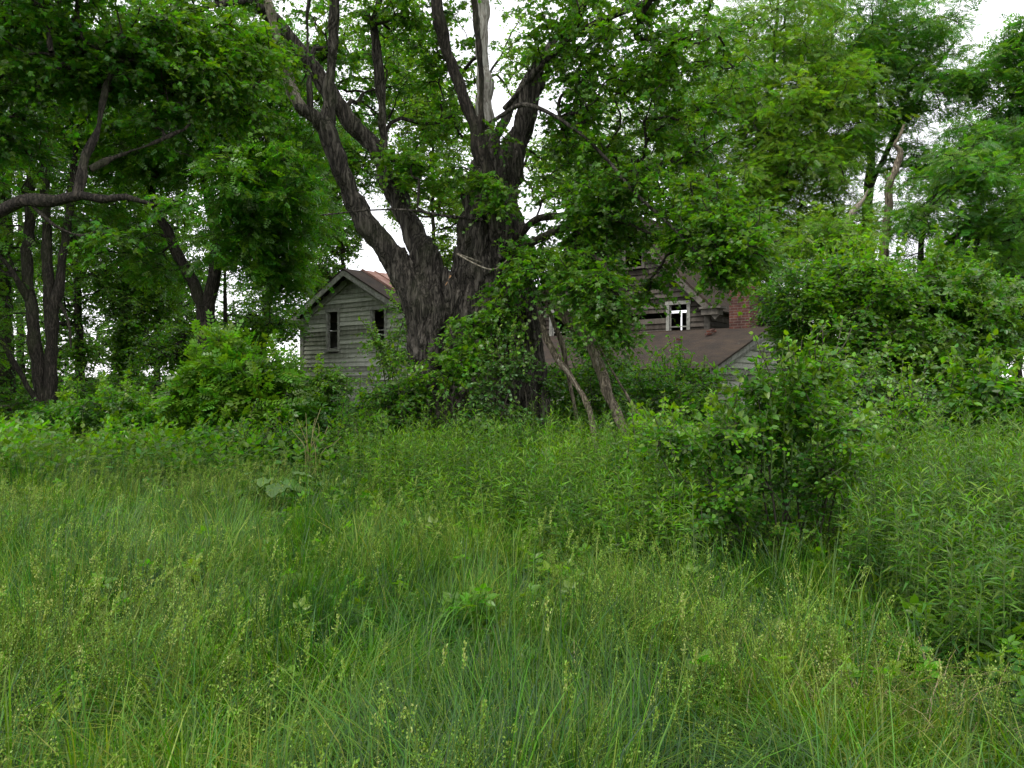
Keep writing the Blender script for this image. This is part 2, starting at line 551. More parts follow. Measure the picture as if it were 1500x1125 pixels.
def slab(mb, quad, th, mat=0, rnd=.5):
    q = np.array(quad, float)
    n = np.cross(q[1] - q[0], q[3] - q[0]); n /= np.linalg.norm(n)
    if n[2] < 0: n = -n
    v = np.vstack([q, q - n * th])
    mb.add(v, [[0, 1, 2, 3], [7, 6, 5, 4], [0, 4, 5, 1], [1, 5, 6, 2], [2, 6, 7, 3], [3, 7, 4, 0]], mat, rnd)


# main block: x -7..0, y 0..8, eaves 4.0, ridge 7.5
EV, RG = 4.0, 7.35
mtop = lambda s: EV + (RG - EV) * (1 - abs(s - 3.5) / 3.5)
main_w = MB()
mw = [(5.96 - .30, 5.96 + .30, 2.7, 4.05), (4.40 - .30, 4.40 + .30, 5.35, 6.35), (1.2, 1.9, 2.7, 4.05), (1.2, 1.9, .8, 2.2)]
clap(main_w, (-7, 0), (0, 0), .3, mtop, mw, (0, -1), missing=.015)
clap(main_w, (0, 0), (0, 8), .3, lambda s: EV, [(2, 2.8, .9, 2.3), (5, 5.8, .9, 2.3)], (1, 0))
clap(main_w, (-7, 8), (-7, 0), .3, lambda s: EV, (), (-1, 0))
clap(main_w, (0, 8), (-7, 8), .3, mtop, [(4.4, 5.4, 3.1, 4.7)], (0, 1))
o = main_w.build('wall', M['siding_brown'], house, local=True)
tag(o, 'bare brown clapboard wall of the main block')
for s0, s1, a0, a1 in mw: window(house, (-7 + (s0 + s1) / 2, 0), s1 - s0, a0, a1, 'trim' if a0 < 3 else 'trim_brown', sash=a0 < 3)
inn = MB()  # floor and partitions added inside so the openings look dark
inn.box((-3.5, 4, 2.45), (3.4, 3.9, .05))
inn.box((-4.92, 4.2, 2.2), (1.88, .05, 2.0))
inn.box((-1.57, 4.2, 2.2), (1.37, .05, 2.0))
inn.box((-3.5, 5.2, 5.3), (2.2, .05, .9))
inn.build('inner_light_block', M['inner'], house, local=True)
for sx in (-1, 1):
    rf = MB()
    ex = .35
    slope = (RG - EV) / 3.5
    x1 = -3.5 + sx * (3.5 + ex)
    slab(rf, [(-3.5, -.3, RG + .12), (x1, -.3, EV - ex * slope + .12), (x1, 8.3, EV - ex * slope + .12), (-3.5, 8.3, RG + .12)], .06)
    rf.build('roof', M['shingle'], house, local=True)
    tr = MB()
    d = np.array([sx * 3.5 + sx * ex, 0, -(RG - EV) - ex * slope]); L = np.linalg.norm(d); d /= L
    c = np.array([-3.5, -.27, RG - .05]) + d * L / 2
    ax = np.array([d, [0, 1, 0], np.cross(d, [0, 1, 0])])
    tr.box(c + np.array([0, 0, -.03]), (L / 2, .02, .10), 0, .6, ax)
    xe = -3.5 + sx * 3.5
    tr.box((xe + sx * .12, -.14, EV - .25), (.26, .2, .09), 0, .3)
    tr.box((xe + sx * .15, -.14, EV - .13), (.34, .25, .03), 0, .8)
    tr.box((xe - sx * .08, -.035, EV / 2 - .05), (.09, .028, EV / 2 - .3), 0, .5)
    tr.build('rake_board', M['trim_brown'], house, local=True)

# small wing on the left: gable facing the camera, x -14.4..-8.8, front y = -4
WX0, WX1, WY0, WY1 = -14.42, -8.82, -4.0, 4.0
WE, WR = 4.05, 5.50
WC = (WX0 + WX1) / 2
wtop = lambda s: WE + (WR - WE) * (1 - abs(s - 2.8) / 2.8)
wing = MB()
ww = [(2.8 - .96 - .27, 2.8 - .96 + .27, 2.82, 4.18), (2.8 + 1.43 - .30, 2.8 + 1.43 + .30, 2.75, 4.12)]
clap(wing, (WX0, WY0), (WX1, WY0), .3, wtop, ww, (0, -1), sag=.008)
clap(wing, (WX1, WY0), (WX1, WY1), .3, lambda s: WE, (), (1, 0))
clap(wing, (WX0, WY1), (WX0, WY0), .3, lambda s: WE, (), (-1, 0))
clap(wing, (WX1, WY1), (WX0, WY1), .3, wtop, (), (0, 1))
tag(wing.build('wall', M['siding'], house, local=True), 'grey white clapboard wall of the small left wing')
for s0, s1, a0, a1 in ww: window(house, (WX0 + (s0 + s1) / 2, WY0), s1 - s0, a0, a1, 'trim')
inn = MB(); inn.box((WC, 0, 2.3), (2.7, 3.9, .05)); inn.box((WC, 0, 3.5), (2.6, .05, 1.2))  # unseen floor and partition, added to keep the wing windows dark
inn.build('inner_light_block', M['inner'], house, local=True)
for sx in (-1, 1):
    ex, fo = .32, .38
    slope = (WR - WE) / 2.8
    x1 = WC + sx * (2.8 + ex)
    ez = WE - ex * slope
    rf = MB()
    slab(rf, [(WC, WY0 - fo, WR + .13), (x1, WY0 - fo, ez + .13), (x1, WY1 + fo, ez + .13), (WC, WY1 + fo, WR + .13)], .05)
    rf.build('roof', M['shingle'], house, local=True)
    mt = MB()                                              # rusty standing seam sheets laid over the shingles, set back from the edge
    slab(mt, [(WC, WY0 + .5, WR + .17), (WC + sx * 2.2, WY0 + .5, WR - 2.2 * slope + .17), (WC + sx * 2.2, WY1, WR - 2.2 * slope + .17), (WC, WY1, WR + .17)], .03)
    for k in range(13):
        y = WY0 + .52 + k * .6
        d = np.array([sx * 2.2, 0, -2.2 * slope]); L = np.linalg.norm(d); d /= L
        mt.box(np.array([WC, y, WR + .19]) + d * L / 2, (L / 2, .012, .02), 0, .5, [d, [0, 1, 0], np.cross(d, [0, 1, 0])])
    mt.box((WC + sx * 2.22, (WY0 + WY1) / 2 + .25, WR - 2.22 * slope + .16), (.03, 3.75, .035), 1, .5)
    tag(mt.build('metal_roofing', [M['rust'], M['rust_edge']], house, local=True), 'rusty red metal roofing sheets')
    tr = MB()
    d = np.array([sx * (2.8 + ex), 0, -(WR - ez)]); L = np.linalg.norm(d); d /= L
    ax = np.array([d, [0, 1, 0], np.cross(d, [0, 1, 0])])
    c = np.array([WC, WY0 - fo + .03, WR - .03]) + d * L / 2
    tr.box(c, (L / 2, .02, .09), 0, .7, ax)
    tr.box(c + np.array([-sx * .02, .30, -.16]), (L / 2 - .25, .03, .10), 0, .4, ax)
    xe = WC + sx * 2.8
    tr.box((xe + sx * .06, WY0 - .14, WE - .22), (.30, .22, .09), 0, .4)
    tr.box((xe + sx * .06, WY0 - .14, WE - .10), (.36, .26, .03), 0, .9)
    tr.box((xe - sx * .09, WY0 - .036, WE / 2 - .02), (.10, .03, WE / 2 - .3), 0, .5)
    tr.build('rake_board', M['trim'], house, local=True)

# link between the wing and the main block
lk = MB()
clap(lk, (-8.8, 1.5), (-7, 1.5), .3, lambda s: 3.6, (), (0, -1))
lk.build('wall', M['siding_brown'], house, local=True)
lk = MB()
clap(lk, (-7, 6), (-8.8, 6), .3, lambda s: 3.6, (), (0, 1))
lk.build('wall', M['siding_brown'], house, local=True)
rf = MB(); slab(rf, [(-8.8, 1.2, 3.6), (-7.04, 1.2, 3.9), (-7.04, 6.2, 3.9), (-8.8, 6.2, 3.6)], .06)
rf.build('roof', M['shingle'], house, local=True)

# low kitchen in front of the main block: ridge along x at y=-1, right end x=2.0
KX0, KX1, KR, KE, KYR, KY0 = -6.6, 2.0, 3.16, 1.98, -1.0, -4.7
ktop = lambda s: KE + (KR - KE) * (s / 3.7)
kw = MB()
clap(kw, (KX0, KY0 + .3), (KX1, KY0 + .3), .25, lambda s: KE - .05, [(2.0, 2.9, .25, 1.75), (5.6, 6.3, .8, 1.7)], (0, -1))
clap(kw, (KX1, KY0 + .3), (KX1, -.05), .25, lambda s: min(KE + (KR - KE) * min((s + .3) / 3.7, 1.0), KR) - .05, (), (1, 0))
kw.build('wall', M['siding'], house, local=True)
kd = MB()
for k in range(5): kd.box((KX0 + 2.0 + .09 + k * .18, KY0 + .28, .98), (.086, .02, .72), 0, random.random())
kd.build('door', M['trim_brown'], house, local=True)
kt = MB()
kt.box((KX1 - 1.1, KY0 + .265, 1.05), (.08, .03, .85))
kt.box((KX1 - .09, KY0 + .265, 1.0), (.09, .03, .8))
kt.box(((KX0 + KX1) / 2, KY0 + .10, KE - .10), ((KX1 - KX0) / 2, .02, .08), 0, .6)
kt.build('corner_board', M['trim'], house, local=True)
rf = MB()
nseg = 14
for q in range(nseg):                                       # a sagging roof in strips along its length
    xa, xb = KX0 + (KX1 + .22 - KX0) * q / nseg, KX0 + (KX1 + .22 - KX0) * (q + 1) / nseg
    sg = lambda x: -.10 * math.sin(math.pi * (x - KX0) / (KX1 - KX0 + .3)) ** 2
    rows = 4
    for t in range(rows):
        ta, tb = t / rows, (t + 1) / rows
        f = lambda x, tt: (x, KYR + (KY0 - .12 - KYR) * tt, KR + (KE - .03 - KR) * tt + sg(x) * (.35 + .65 * math.sin(math.pi * tt)) + .03)
        slab(rf, [f(xa, ta), f(xb, ta), f(xb, tb), f(xa, tb)], .05)
slab(rf, [(KX0, KYR, KR + .03), (KX1 + .22, KYR, KR + .03), (KX1 + .22, -.03, KR - .25), (KX0, -.03, KR - .25)], .05)
rf.build('roof', M['shingle'], house, local=True)
kr = MB()
d = np.array([0, KY0 - .1 - KYR, KE - KR]); L = np.linalg.norm(d); d /= L
kr.box(np.array([KX1 + .16, KYR, KR - .10]) + d * L / 2, (L / 2, .02, .09), 0, .7, [d, [1, 0, 0], np.cross(d, [1, 0, 0])])
kr.box(np.array([KX1 + .06, KYR, KR - .24]) + d * L / 2, (L / 2 - .05, .03, .08), 0, .3, [d, [1, 0, 0], np.cross(d, [1, 0, 0])])
kr.build('rake_board', M['trim'], house, local=True)

ch = MB()
cx, cy, cw = 1.35, -.78, .30
ch.box((cx, cy, 3.0), (cw, cw, 1.18))
for k in range(26):                                          # crumbling top course
    a = random.uniform(0, 2 * math.pi)
    rr = cw - .06
    px_, py_ = (math.copysign(rr, math.cos(a)), random.uniform(-rr, rr)) if k % 2 else (random.uniform(-rr, rr), math.copysign(rr, math.sin(a)))
    ch.box((cx + px_, cy + py_, 4.18 + .036 + random.choice((0, 0, .074, .148))), (.10, .05, .034), 0, random.random())
o = ch.build('chimney', M['brick'], house, local=True)

# rubble fallen from the chimney onto the kitchen roof
for (lx, ly, s, lab) in ((.72, -1.75, .075, 'largest broken brick chunk lying on the brown shingle roof below the chimney'),
                         (.78, -1.45, .055, 'small orange brick bit resting just above the largest chunk on the roof'),
                         (.05, -2.2, .06, 'lone brick chunk further left and lower on the brown shingle roof')):
    bm_ = MB()
    wp = ORG + Vv * lx + U * ly
    zr = KR + (KE - KR) * (-1 - ly) / 3.7 + .03
    for q in range(3 if s > .07 else 1):
        ang = random.uniform(0, 3)
        ax = np.array([[math.cos(ang), math.sin(ang), .2], [-math.sin(ang), math.cos(ang), .1], [0, -.2, 1]])
        bm_.box((wp[0] + (q - .5) * .07 * (q > 0), wp[1], zr + s * .5 + q * .05), (s, s * .6, s * .5), 0, .5, nz(ax))
    o = bm_.build('brick_chunk', M['brick'])
    # keep the origin at the chunk
    o.data.transform(__import__('mathutils').Matrix.Translation((-wp[0], -wp[1], -zr)))
    o.location = (wp[0], wp[1], zr)
    tag(o, lab, 'brick', 'brick rubble on the kitchen roof')

# ------------------------------------------------------------------ leaf templates (x side, y along, z normal)
def t_ovate(w=.30):
    v = [(0, 0, 0), (0, 1, -.06), (-w, .30, .06), (-w * .75, .68, .03), (w * .75, .68, .03), (w, .30, .06)]
    return np.array(v, float), [[0, 1, 3, 2], [0, 5, 4, 1]]


def t_quad(w=.28):
    return np.array([(0, 0, 0), (w, .45, .05), (0, 1, -.08), (-w, .45, .05)], float), [[0, 1, 2, 3]]


def t_maple():
    half = [(0, 0, 0), (.14, .06, .02), (.36, -.02, -.02), (.30, .20, .03), (.62, .46, -.05), (.34, .42, .03), (.36, .66, -.02), (.14, .56, .03), (.15, .82, -.01), (0, 1.05, -.10), (0, .5, -.02)]
    v, f = [], []
    for s in (1, -1):
        b = len(v)
        v += [(x * s, y, z) for x, y, z in half]
        idx = list(range(b, b + len(half)))
        f.append(idx if s > 0 else idx[::-1])
    return np.array(v, float), f


def t_pinnate(n=4, w=.085, l=.34):
    v, f = [], []
    def lf(p, ang, L, dz):
        b = len(v)
        a = np.array([math.sin(ang), math.cos(ang), dz]); s = np.array([math.cos(ang), -math.sin(ang), 0])
        for q in (p, p + a * L * .45 + s * w, p + a * L, p + a * L * .45 - s * w): v.append(q)
        f.append([b, b + 1, b + 2, b + 3])
    for k in range(n):
        y = .22 + .62 * k / (n - 1)
        z = -.25 * y * y
        for s in (-1, 1): lf(np.array([0, y, z]), s * (1.15 - .25 * y), l * (1 - .25 * y), -.12)
    lf(np.array([0, .84, -.18]), 0, l * .9, -.3)
    return np.array(v, float), f


def t_tri():
    v, f = [], []
    for ang, L in ((-1.0, .62), (0, .8), (1.0, .62)):
        tv, tf = t_ovate(.32)
        c, s = math.cos(ang), math.sin(ang)
        b = len(v)
        for x, y, z in tv * L: v.append((x * c + (y + .2) * s, -x * s + (y + .2) * c, z - .15 * y))
        f += [[q + b for q in ff] for ff in tf]
    return np.array(v, float), f


TPL = dict(ovate=t_ovate(), quad=t_quad(), maple=t_maple(), pinnate=t_pinnate(), pinnate_fine=t_pinnate(6, .05, .24),
           tri=t_tri(), round=t_ovate(.42), lance=t_quad(.10))


def place(mb, tpl, pos, axis, nrm, size, rnd, mat=0):
    tv, tf = TPL[tpl] if isinstance(tpl, str) else tpl
    n = len(pos)
    if n == 0: return
    axis = nz(axis)
    side = nz(np.cross(axis, nrm))
    nr = np.cross(side, axis)
    size = np.broadcast_to(np.asarray(size, float), (n,))[:, None, None]
    V = pos[:, None, :] + size * (tv[None, :, 0:1] * side[:, None] + tv[None, :, 1:2] * axis[:, None] + tv[None, :, 2:3] * nr[:, None])
    base = (np.arange(n) * len(tv))[:, None]
    rnd = np.broadcast_to(np.asarray(rnd, float), (n,))
    mb.v.append(V.reshape(-1, 3))
    for k in sorted(set(len(f) for f in tf)):
        ff = np.array([f for f in tf if len(f) == k])
        F = (base[:, None, :] + ff[None]).reshape(-1, k)
        mb.f.append((F + mb.n, mat, np.repeat(rnd, len(ff))))
    mb.n += n * len(tv)


# ------------------------------------------------------------------ growing crowns
def blob_pts(blobs, pxs=True, gap=.42, gsc=.8, dm=1.0):
    out = []
    for b in blobs:
        if pxs:
            px, py, d, rx, ry, rd, n = b
            n = n * dm
            c = P(px, py, d)
            r = np.array([rx / FPX * d, rd, ry / FPX * d])
        else:
            c, r, n = np.array(b[:3], float), np.array(b[3:6], float), b[6]
        got = 0
        while got < n:
            u = nz(rng.normal(size=(1, 3)))[0] * rng.random() ** .42
            if rng.random() < .14: u = u * rng.uniform(1.05, 1.45)
            p = c + u * r
            if p[2] < .15: p[2] = .15 + rng.random() * .3
            if mnoise.noise(Vector(p * gsc)) < -gap * .5 and rng.random() < .85: 
                got += .25
                continue
            out.append(p)
            got += 1
    return np.array(out)


def grow(limbs, att, tip=.006, seg=.35, up=.18, maxr=None, jit=.05):
    """connect every attractor to the nearest wood; returns paths [(points, radii)], tips, dirs"""
    pos, dr, rad = [], [], []
    for l in limbs:
        t = nz(np.gradient(l[:, :3], axis=0))
        for a, b in zip(l, t): pos.append(a[:3]); dr.append(b); rad.append(a[3])
    n0 = len(pos)
    cap = n0 + sum(int(30) for _ in att) + 10
    A = np.zeros((cap, 3)); A[:n0] = pos
    D = np.zeros((cap, 3)); D[:n0] = dr
    n = n0
    d0 = np.array([np.min(np.linalg.norm(A[:n0] - a, axis=1)) for a in att])
    paths = []
    for a in att[np.argsort(d0)]:
        dv = a - A[:n]
        dist = np.linalg.norm(dv, axis=1)
        cost = dist + .5 * np.maximum(0, -dv[:, 2]) - .15 * np.einsum('ij,ij->i', dv, D[:n])
        p = int(np.argmin(cost))
        L = dist[p]
        if L < .05: continue
        k = int(min(28, max(3, L / seg)))
        c = A[p] + (D[p] * .3 + np.array([0, 0, up])) * L + rng.normal(size=3) * L * .06
        t = np.linspace(0, 1, k + 1)[:, None]
        pts = (1 - t) ** 2 * A[p] + 2 * t * (1 - t) * c + t * t * a
        pts[1:-1] += rng.normal(size=(k - 1, 3)) * min(jit, L * .04)
        ids = list(range(n, n + k))
        A[n:n + k] = pts[1:]
        D[n:n + k] = nz(np.gradient(pts, axis=0))[1:]
        n += k
        paths.append((p, ids))
    acc = np.zeros(cap); rr = np.zeros(cap); rr[:n0] = rad
    for p, ids in reversed(paths):
        run = tip ** 2.2
        for q in reversed(ids):
            run += acc[q]
            rr[q] = run ** (1 / 2.2)
        if p >= n0: acc[p] += run
    res, tips, dirs = [], [], []
    for p, ids in paths:
        idx = [p] + ids
        r = rr[idx].copy()
        r[0] = min(r[0], r[1] * 1.15)
        if maxr: r = np.minimum(r, maxr)
        res.append((A[idx], r))
        tips.append(A[ids[-1]]); dirs.append(D[ids[-1]])
    return res, np.array(tips), np.array(dirs)


def sprays(mb, tips, dirs, tpl, size, sub=4, per=8, L=.55, droop=.25, flat=.35, twigs=True, mat=0, tmat=1, spread=1.0, tr=.0035, upn=1.0, vary=.85):
    """leafy side shoots at each twig tip"""
    n = len(tips)
    if n == 0: return
    horiz = dirs * np.array([1, 1, .55])
    tw = rng.random(n)
    S, D, LL, TW = [], [], [], []
    for k in range(sub):
        d = nz(nz(horiz) * .7 + spread * rng.normal(size=(n, 3)) * np.array([.75, .75, flat]))
        l = L * rng.uniform(.6, 1.25, n)
        s = tips - nz(dirs) * (rng.random(n) * L * .5)[:, None]
        S.append(s); D.append(d); LL.append(l); TW.append(tw)
    S, D, LL, TW = np.concatenate(S), np.concatenate(D), np.concatenate(LL), np.concatenate(TW)
    side = nz(np.cross(D, np.array([0, 0, 1.0])) + 1e-6)
    if twigs:
        t = np.linspace(0, 1, 4)
        pts = S[:, None] + D[:, None] * (LL[:, None] * t)[:, :, None] - np.array([0, 0, 1.0]) * (droop * LL[:, None] * t ** 2)[:, :, None]
        m = len(S)
        up = np.array([0, 0, 1.0])
        ring = np.stack([side, -side * .5 + up * .87, -side * .5 - up * .87], 1)        # m,3,3
        r = tr * np.array([1, .8, .6, .3])
        V = pts[:, :, None] + ring[:, None] * r[None, :, None, None]                   # m,4,3,3
        b = (np.arange(m) * 12)[:, None, None]
        F = np.array([[i * 3 + j, i * 3 + (j + 1) % 3, (i + 1) * 3 + (j + 1) % 3, (i + 1) * 3 + j] for i in range(3) for j in range(3)])
        mb.v.append(V.reshape(-1, 3)); mb.f.append(((F[None] + b).reshape(-1, 4) + mb.n, tmat, np.full(m * 9, .5))); mb.n += m * 12
    for j in range(per):
        t = (j + .6 + rng.uniform(-.3, .3, len(S))) / per
        sg = 1 if j % 2 else -1
        p = S + D * (LL * t)[:, None] - np.array([0, 0, 1.0]) * (droop * LL * t ** 2)[:, None]
        a = nz(D * .75 + side * (sg * rng.uniform(.35, 1.1, len(S)))[:, None] + rng.normal(size=(len(S), 3)) * .22 - np.array([0, 0, 1.0]) * rng.uniform(.05, .55, len(S))[:, None])
        nr = nz(np.array([0, 0, upn * .8]) + rng.normal(size=(len(S), 3)) * .6)
        sz = size * rng.uniform(1 - vary * .7, 1 + vary * .5, len(S)) * (1 - .35 * t)
        p = p + a * (.12 * size)
        place(mb, tpl, p, a, nr, sz, np.clip(.55 * TW + .45 * rng.random(len(S)), 0, 1), mat)


GROUPT = 'trees standing around the farmhouse'


def wood(mb, paths, mat=1, thick=.02):
    for pts, r in paths:
        mb.tube(pts, r, 6 if r[0] > thick else 4, mat, .5, cap=False)


def tree(name, label, cat, base, limbs, blobs, leaf, mat, bark='bark_dark', size=.11, sub=4, per=7, L=.6, group=GROUPT, trunk_name='trunk', trunk=True, k=12, disp=.012, tip=.008, pxs=True, gap=.42, step=.25, gsc=.8, dm=3.0, tk_=.78, shoots=0, **kw):
    root = empty(name, base, label, cat, group)
    if trunk:
        tm = MB()
        for l in limbs: tm.tube(l[:, :3], l[:, 3] * tk_, k, 0, .5)
        if trunk_name == 'stem':
            b0 = np.array([base[0], base[1], 0.0])
            tm.tube([b0 + [0, 0, -.12], b0 + [0, 0, .0], b0 + [0, 0, .06]], [.28, .24, .05], 9, wob=.05)
        o = tm.build(trunk_name, M[bark], root, smooth=True)
        if disp: displace(o, disp, 7, 1.4)
    if blobs is not None and len(blobs):
        att = blob_pts(blobs, pxs, gap, gsc, dm)
        paths, tips, dirs = grow(limbs, att, tip)
        cm = MB()
        wood(cm, paths)
        sprays(cm, tips, dirs, leaf, size, sub, per, L, **kw)
        if shoots:
            top = np.argsort(-(tips[:, 2] + rng.normal(size=len(tips)) * .35))[:shoots]
            for q in top:
                hgt = rng.uniform(.35, 1.0) * L * 1.7
                e = tips[q] + np.array([rng.normal() * .3, rng.normal() * .3, 1]) * hgt
                l = spline([[*tips[q], .006], [*((tips[q] + e) / 2 + rng.normal(size=3) * .04), .005], [*e, .002]], .06)
                cm.tube(l[:, :3], l[:, 3], 4, 1, cap=False)
                ii = np.repeat(np.arange(len(l)), 2)
                tt = nz(np.gradient(l[:, :3], axis=0))[ii]
                a = nz(tt * .7 + rng.normal(size=(len(ii), 3)) * .8)
                place(cm, leaf, l[ii, :3], a, nz(np.array([0, 0, 1.0]) + rng.normal(size=(len(ii), 3)) * .4), size * rng.uniform(.5, 1.1, len(ii)), np.clip(rng.normal(.8, .15, len(ii)), 0, 1), 0)
        cm.build('crown', [M[mat], M[bark if bark != 'stem' else 'twig']], root)
    return root


#@@TREES
# ------------------------------------------------------------------ the great maple in the middle
maple = empty('maple_tree', (-.7, 14, 0), 'huge old maple with two forking left limbs and a thick broken rotten trunk beside it', 'tree', 'trees standing around the farmhouse')
D0 = 14.0
LA = [(612, 450, D0, .34), (588, 395, D0, .27), (547, 340, D0 - .1, .235), (512, 278, D0 - .2, .215), (492, 222, D0 - .3, .20), (476, 178, D0 - .3, .17)]
LB = [(636, 440, D0 + .1, .32), (625, 385, D0 + .2, .28), (603, 335, D0 + .4, .25), (575, 282, D0 + .5, .215), (560, 235, D0 + .5, .20), (535, 200, D0 + .4, .18), (500, 165, D0 + .3, .165), (465, 112, D0 + .2, .16), (430, 62, D0, .15), (375, 0, D0 - .2, .13), (330, -70, D0 - .4, .11), (300, -170, D0 - .6, .08)]
tk = MB()
def tadd(rows, k=20, step=.12):
    l = limb(rows, step)
    l[:, 3] *= .9
    tk.tube(l[:, :3], l[:, 3], k)
    return l
tadd([(628, 712, D0, .48), (636, 640, D0, .36), (634, 560, D0, .34), (628, 500, D0, .38), (622, 455, D0, .40), (606, 425, D0, .33), (588, 395, D0, .26), (570, 370, D0, .25)])
tadd([(640, 470, D0 + .1, .36), (634, 430, D0 + .1, .33), (625, 385, D0 + .2, .275), (612, 352, D0 + .3, .26)])
tR = tadd([(705, 725, D0 + .1, .68), (700, 640, D0 + .1, .62), (698, 560, D0 + .1, .60), (697, 480, D0 + .1, .62), (698, 420, D0 + .1, .62), (704, 370, D0 + .1, .52), (710, 320, D0 + .1, .45), (714, 270, D0 + .1, .38), (714, 225, D0 + .1, .28), (712, 200, D0 + .1, .14)])
tadd([(655, 705, D0 - .2, .45), (662, 620, D0, .38), (664, 540, D0, .36), (660, 470, D0 + .05, .30)])
tadd([(790, 715, D0 + .5, .55), (780, 620, D0 + .4, .45), (770, 530, D0 + .3, .42), (760, 450, D0 + .2, .38), (752, 385, D0 + .2, .34), (744, 330, D0 + .2, .32), (742, 270, D0 + .2, .26)])
tadd([(736, 300, D0 + .2, .30), (748, 240, D0 + .2, .28), (762, 195, D0 + .2, .24), (776, 145, D0 + .2, .20), (786, 108, D0 + .2, .15)])
for q in range(9):                                             # torn shards at the broken tops
    a, b = random.uniform(-16, 16), random.uniform(14, 42)
    tadd([(780 + a * .6, 145, D0 + .2 + random.uniform(-.1, .1), .06), (787 + a, 112 - b, D0 + .2 + random.uniform(-.1, .1), .012)], 6)
for q in range(12):
    a = random.uniform(-38, 30)
    tadd([(712 + a * .8, 290, D0 - .2 + random.uniform(-.1, .3), .09), (712 + a, 265 - random.uniform(10, 70), D0 - .1 + random.uniform(-.1, .3), .015)], 6)
for q in range(34):                                            # burls and loose slabs of bark
    a = random.uniform(630, 790); b = random.uniform(280, 640)
    if b < 420: a = 712 + (a - 710) * .35
    tadd([(a, b + 40, D0 - .28, .07), (a + 5, b, D0 - .42, .11), (a - 3, b - 45, D0 - .30, .05)], 7)
o = tk.build('trunk', M['bark'], maple, smooth=True)
rm = o.modifiers.new('remesh', 'REMESH'); rm.mode = 'VOXEL'; rm.voxel_size = .026
dg = bpy.context.evaluated_depsgraph_get()
nm = bpy.data.meshes.new_from_object(o.evaluated_get(dg))
o.modifiers.clear()
o.data = nm
displace(o, .06, 8.5, 1.3)
nm.polygons.foreach_set('use_smooth', np.ones(len(nm.polygons), bool))
rot = MB()
l = limb([(655, 436, D0 - .40, .02), (657, 420, D0 - .44, .05), (660, 404, D0 - .40, .02)], .03)
rot.tube(l[:, :3], l[:, 3], 10, wob=.12)
rot.build('rotten_patch', M['rot'], maple, smooth=True)

mlimbs = []
def mlimb(rows, mat='bark', k=20, disp=.028, name='limb', step=.08):
    l = limb(rows, step)
    l[:, 3] *= .82
    m = MB(); m.tube(l[:, :3], l[:, 3], k)
    ob = m.build(name, M[mat], maple, smooth=True)
    displace(ob, disp, 12, 2.0)
    mlimbs.append(l[::3])
    return ob
mlimb(LA); mlimb(LB)
mlimb([(480, 190, D0 - .3, .16), (460, 170, D0 - .45, .13), (442, 160, D0 - .55, .12), (432, 158, D0 - .6, .05)])
tag(mlimb([(446, 166, D0 - .5, .10), (430, 135, D0 - .55, .095), (416, 90, D0 - .5, .085), (402, 40, D0 - .5, .08), (388, -20, D0 - .5, .07), (370, -110, D0 - .5, .04)], 'dead'), 'pale bare limb')
mlimb([(478, 195, D0 - .25, .15), (484, 150, D0 - .25, .14), (485, 100, D0 - .3, .13), (489, 40, D0 - .4, .12), (492, -30, D0 - .5, .10), (500, -140, D0 - .6, .06)])
mlimb([(455, 165, D0 - .5, .045), (453, 120, D0 - .5, .04), (450, 60, D0 - .5, .035), (452, 10, D0 - .5, .03), (460, -60, D0 - .5, .02)])
mlimb([(562, 238, D0 + .45, .10), (562, 190, D0 + .4, .10), (558, 130, D0 + .3, .09), (552, 75, D0 + .2, .085), (548, 30, D0 + .1, .08), (556, 5, D0, .075), (572, -60, D0, .06), (590, -160, D0, .03)])
mlimb([(550, 50, D0 + .15, .07), (541, 30, D0 + .1, .06), (538, 18, D0 + .1, .04)])
mlimb([(716, 262, D0 - .3, .15), (702, 215, D0 - .35, .14), (690, 170, D0 - .35, .125), (672, 120, D0 - .4, .11), (652, 62, D0 - .5, .10), (640, 0, D0 - .6, .095), (622, -90, D0 - .7, .06)], 'bark_dark')
mlimb([(740, 320, D0 - .1, .12), (722, 280, D0 - .35, .12), (708, 230, D0 - .45, .10), (704, 180, D0 - .5, .08), (706, 120, D0 - .6, .06), (700, 50, D0 - .7, .05), (690, -40, D0 - .8, .04)], 'bark_dark')
tag(mlimb([(716, 330, D0 + .5, .22), (712, 220, D0 + .5, .20), (709, 120, D0 + .5, .17), (704, 20, D0 + .5, .15), (700, -60, D0 + .5, .13), (698, -160, D0 + .5, .05)], 'silver'), 'bare pale grey dead spire')
mlimb([(706, 190, D0 - .4, .05), (740, 165, D0 - .6, .045), (765, 153, D0 - .8, .042), (800, 163, D0 - 1.1, .04), (850, 195, D0 - 1.5, .036), (890, 235, D0 - 1.8, .033), (930, 283, D0 - 2.1, .03), (985, 333, D0 - 2.4, .025), (1042, 392, D0 - 2.8, .015)], k=8, disp=.004)
mlimb([(760, 365, D0 - .2, .10), (800, 345, D0 - .6, .08), (850, 326, D0 - 1, .06), (900, 322, D0 - 1.4, .045), (960, 345, D0 - 1.9, .03)], 'bark_dark', k=10, disp=.008)
mlimb([(755, 350, D0 - .2, .09), (785, 322, D0 - .5, .08), (838, 312, D0 - .8, .05), (880, 290, D0 - 1, .035), (930, 250, D0 - 1.2, .02)], 'bark_dark', k=10, disp=.008)
mlimb([(706, 322, D0 - .5, .035), (650, 316, D0 - .7, .03), (600, 308, D0 - .9, .024), (540, 308, D0 - 1.0, .02), (470, 315, D0 - 1.2, .012)], k=7, disp=.003)
mlimb([(705, 385, D0 - .5, .02), (670, 372, D0 - .8, .017), (720, 395, D0 - 1.1, .014), (752, 372, D0 - 1.2, .010)], 'dead', k=6, disp=.002)
mlimb([(716, 220, D0 + .1, .10), (770, 120, D0 + .8, .09), (850, 10, D0 + 1.2, .08), (960, -100, D0 + 1.4, .05)], k=10, disp=.008)
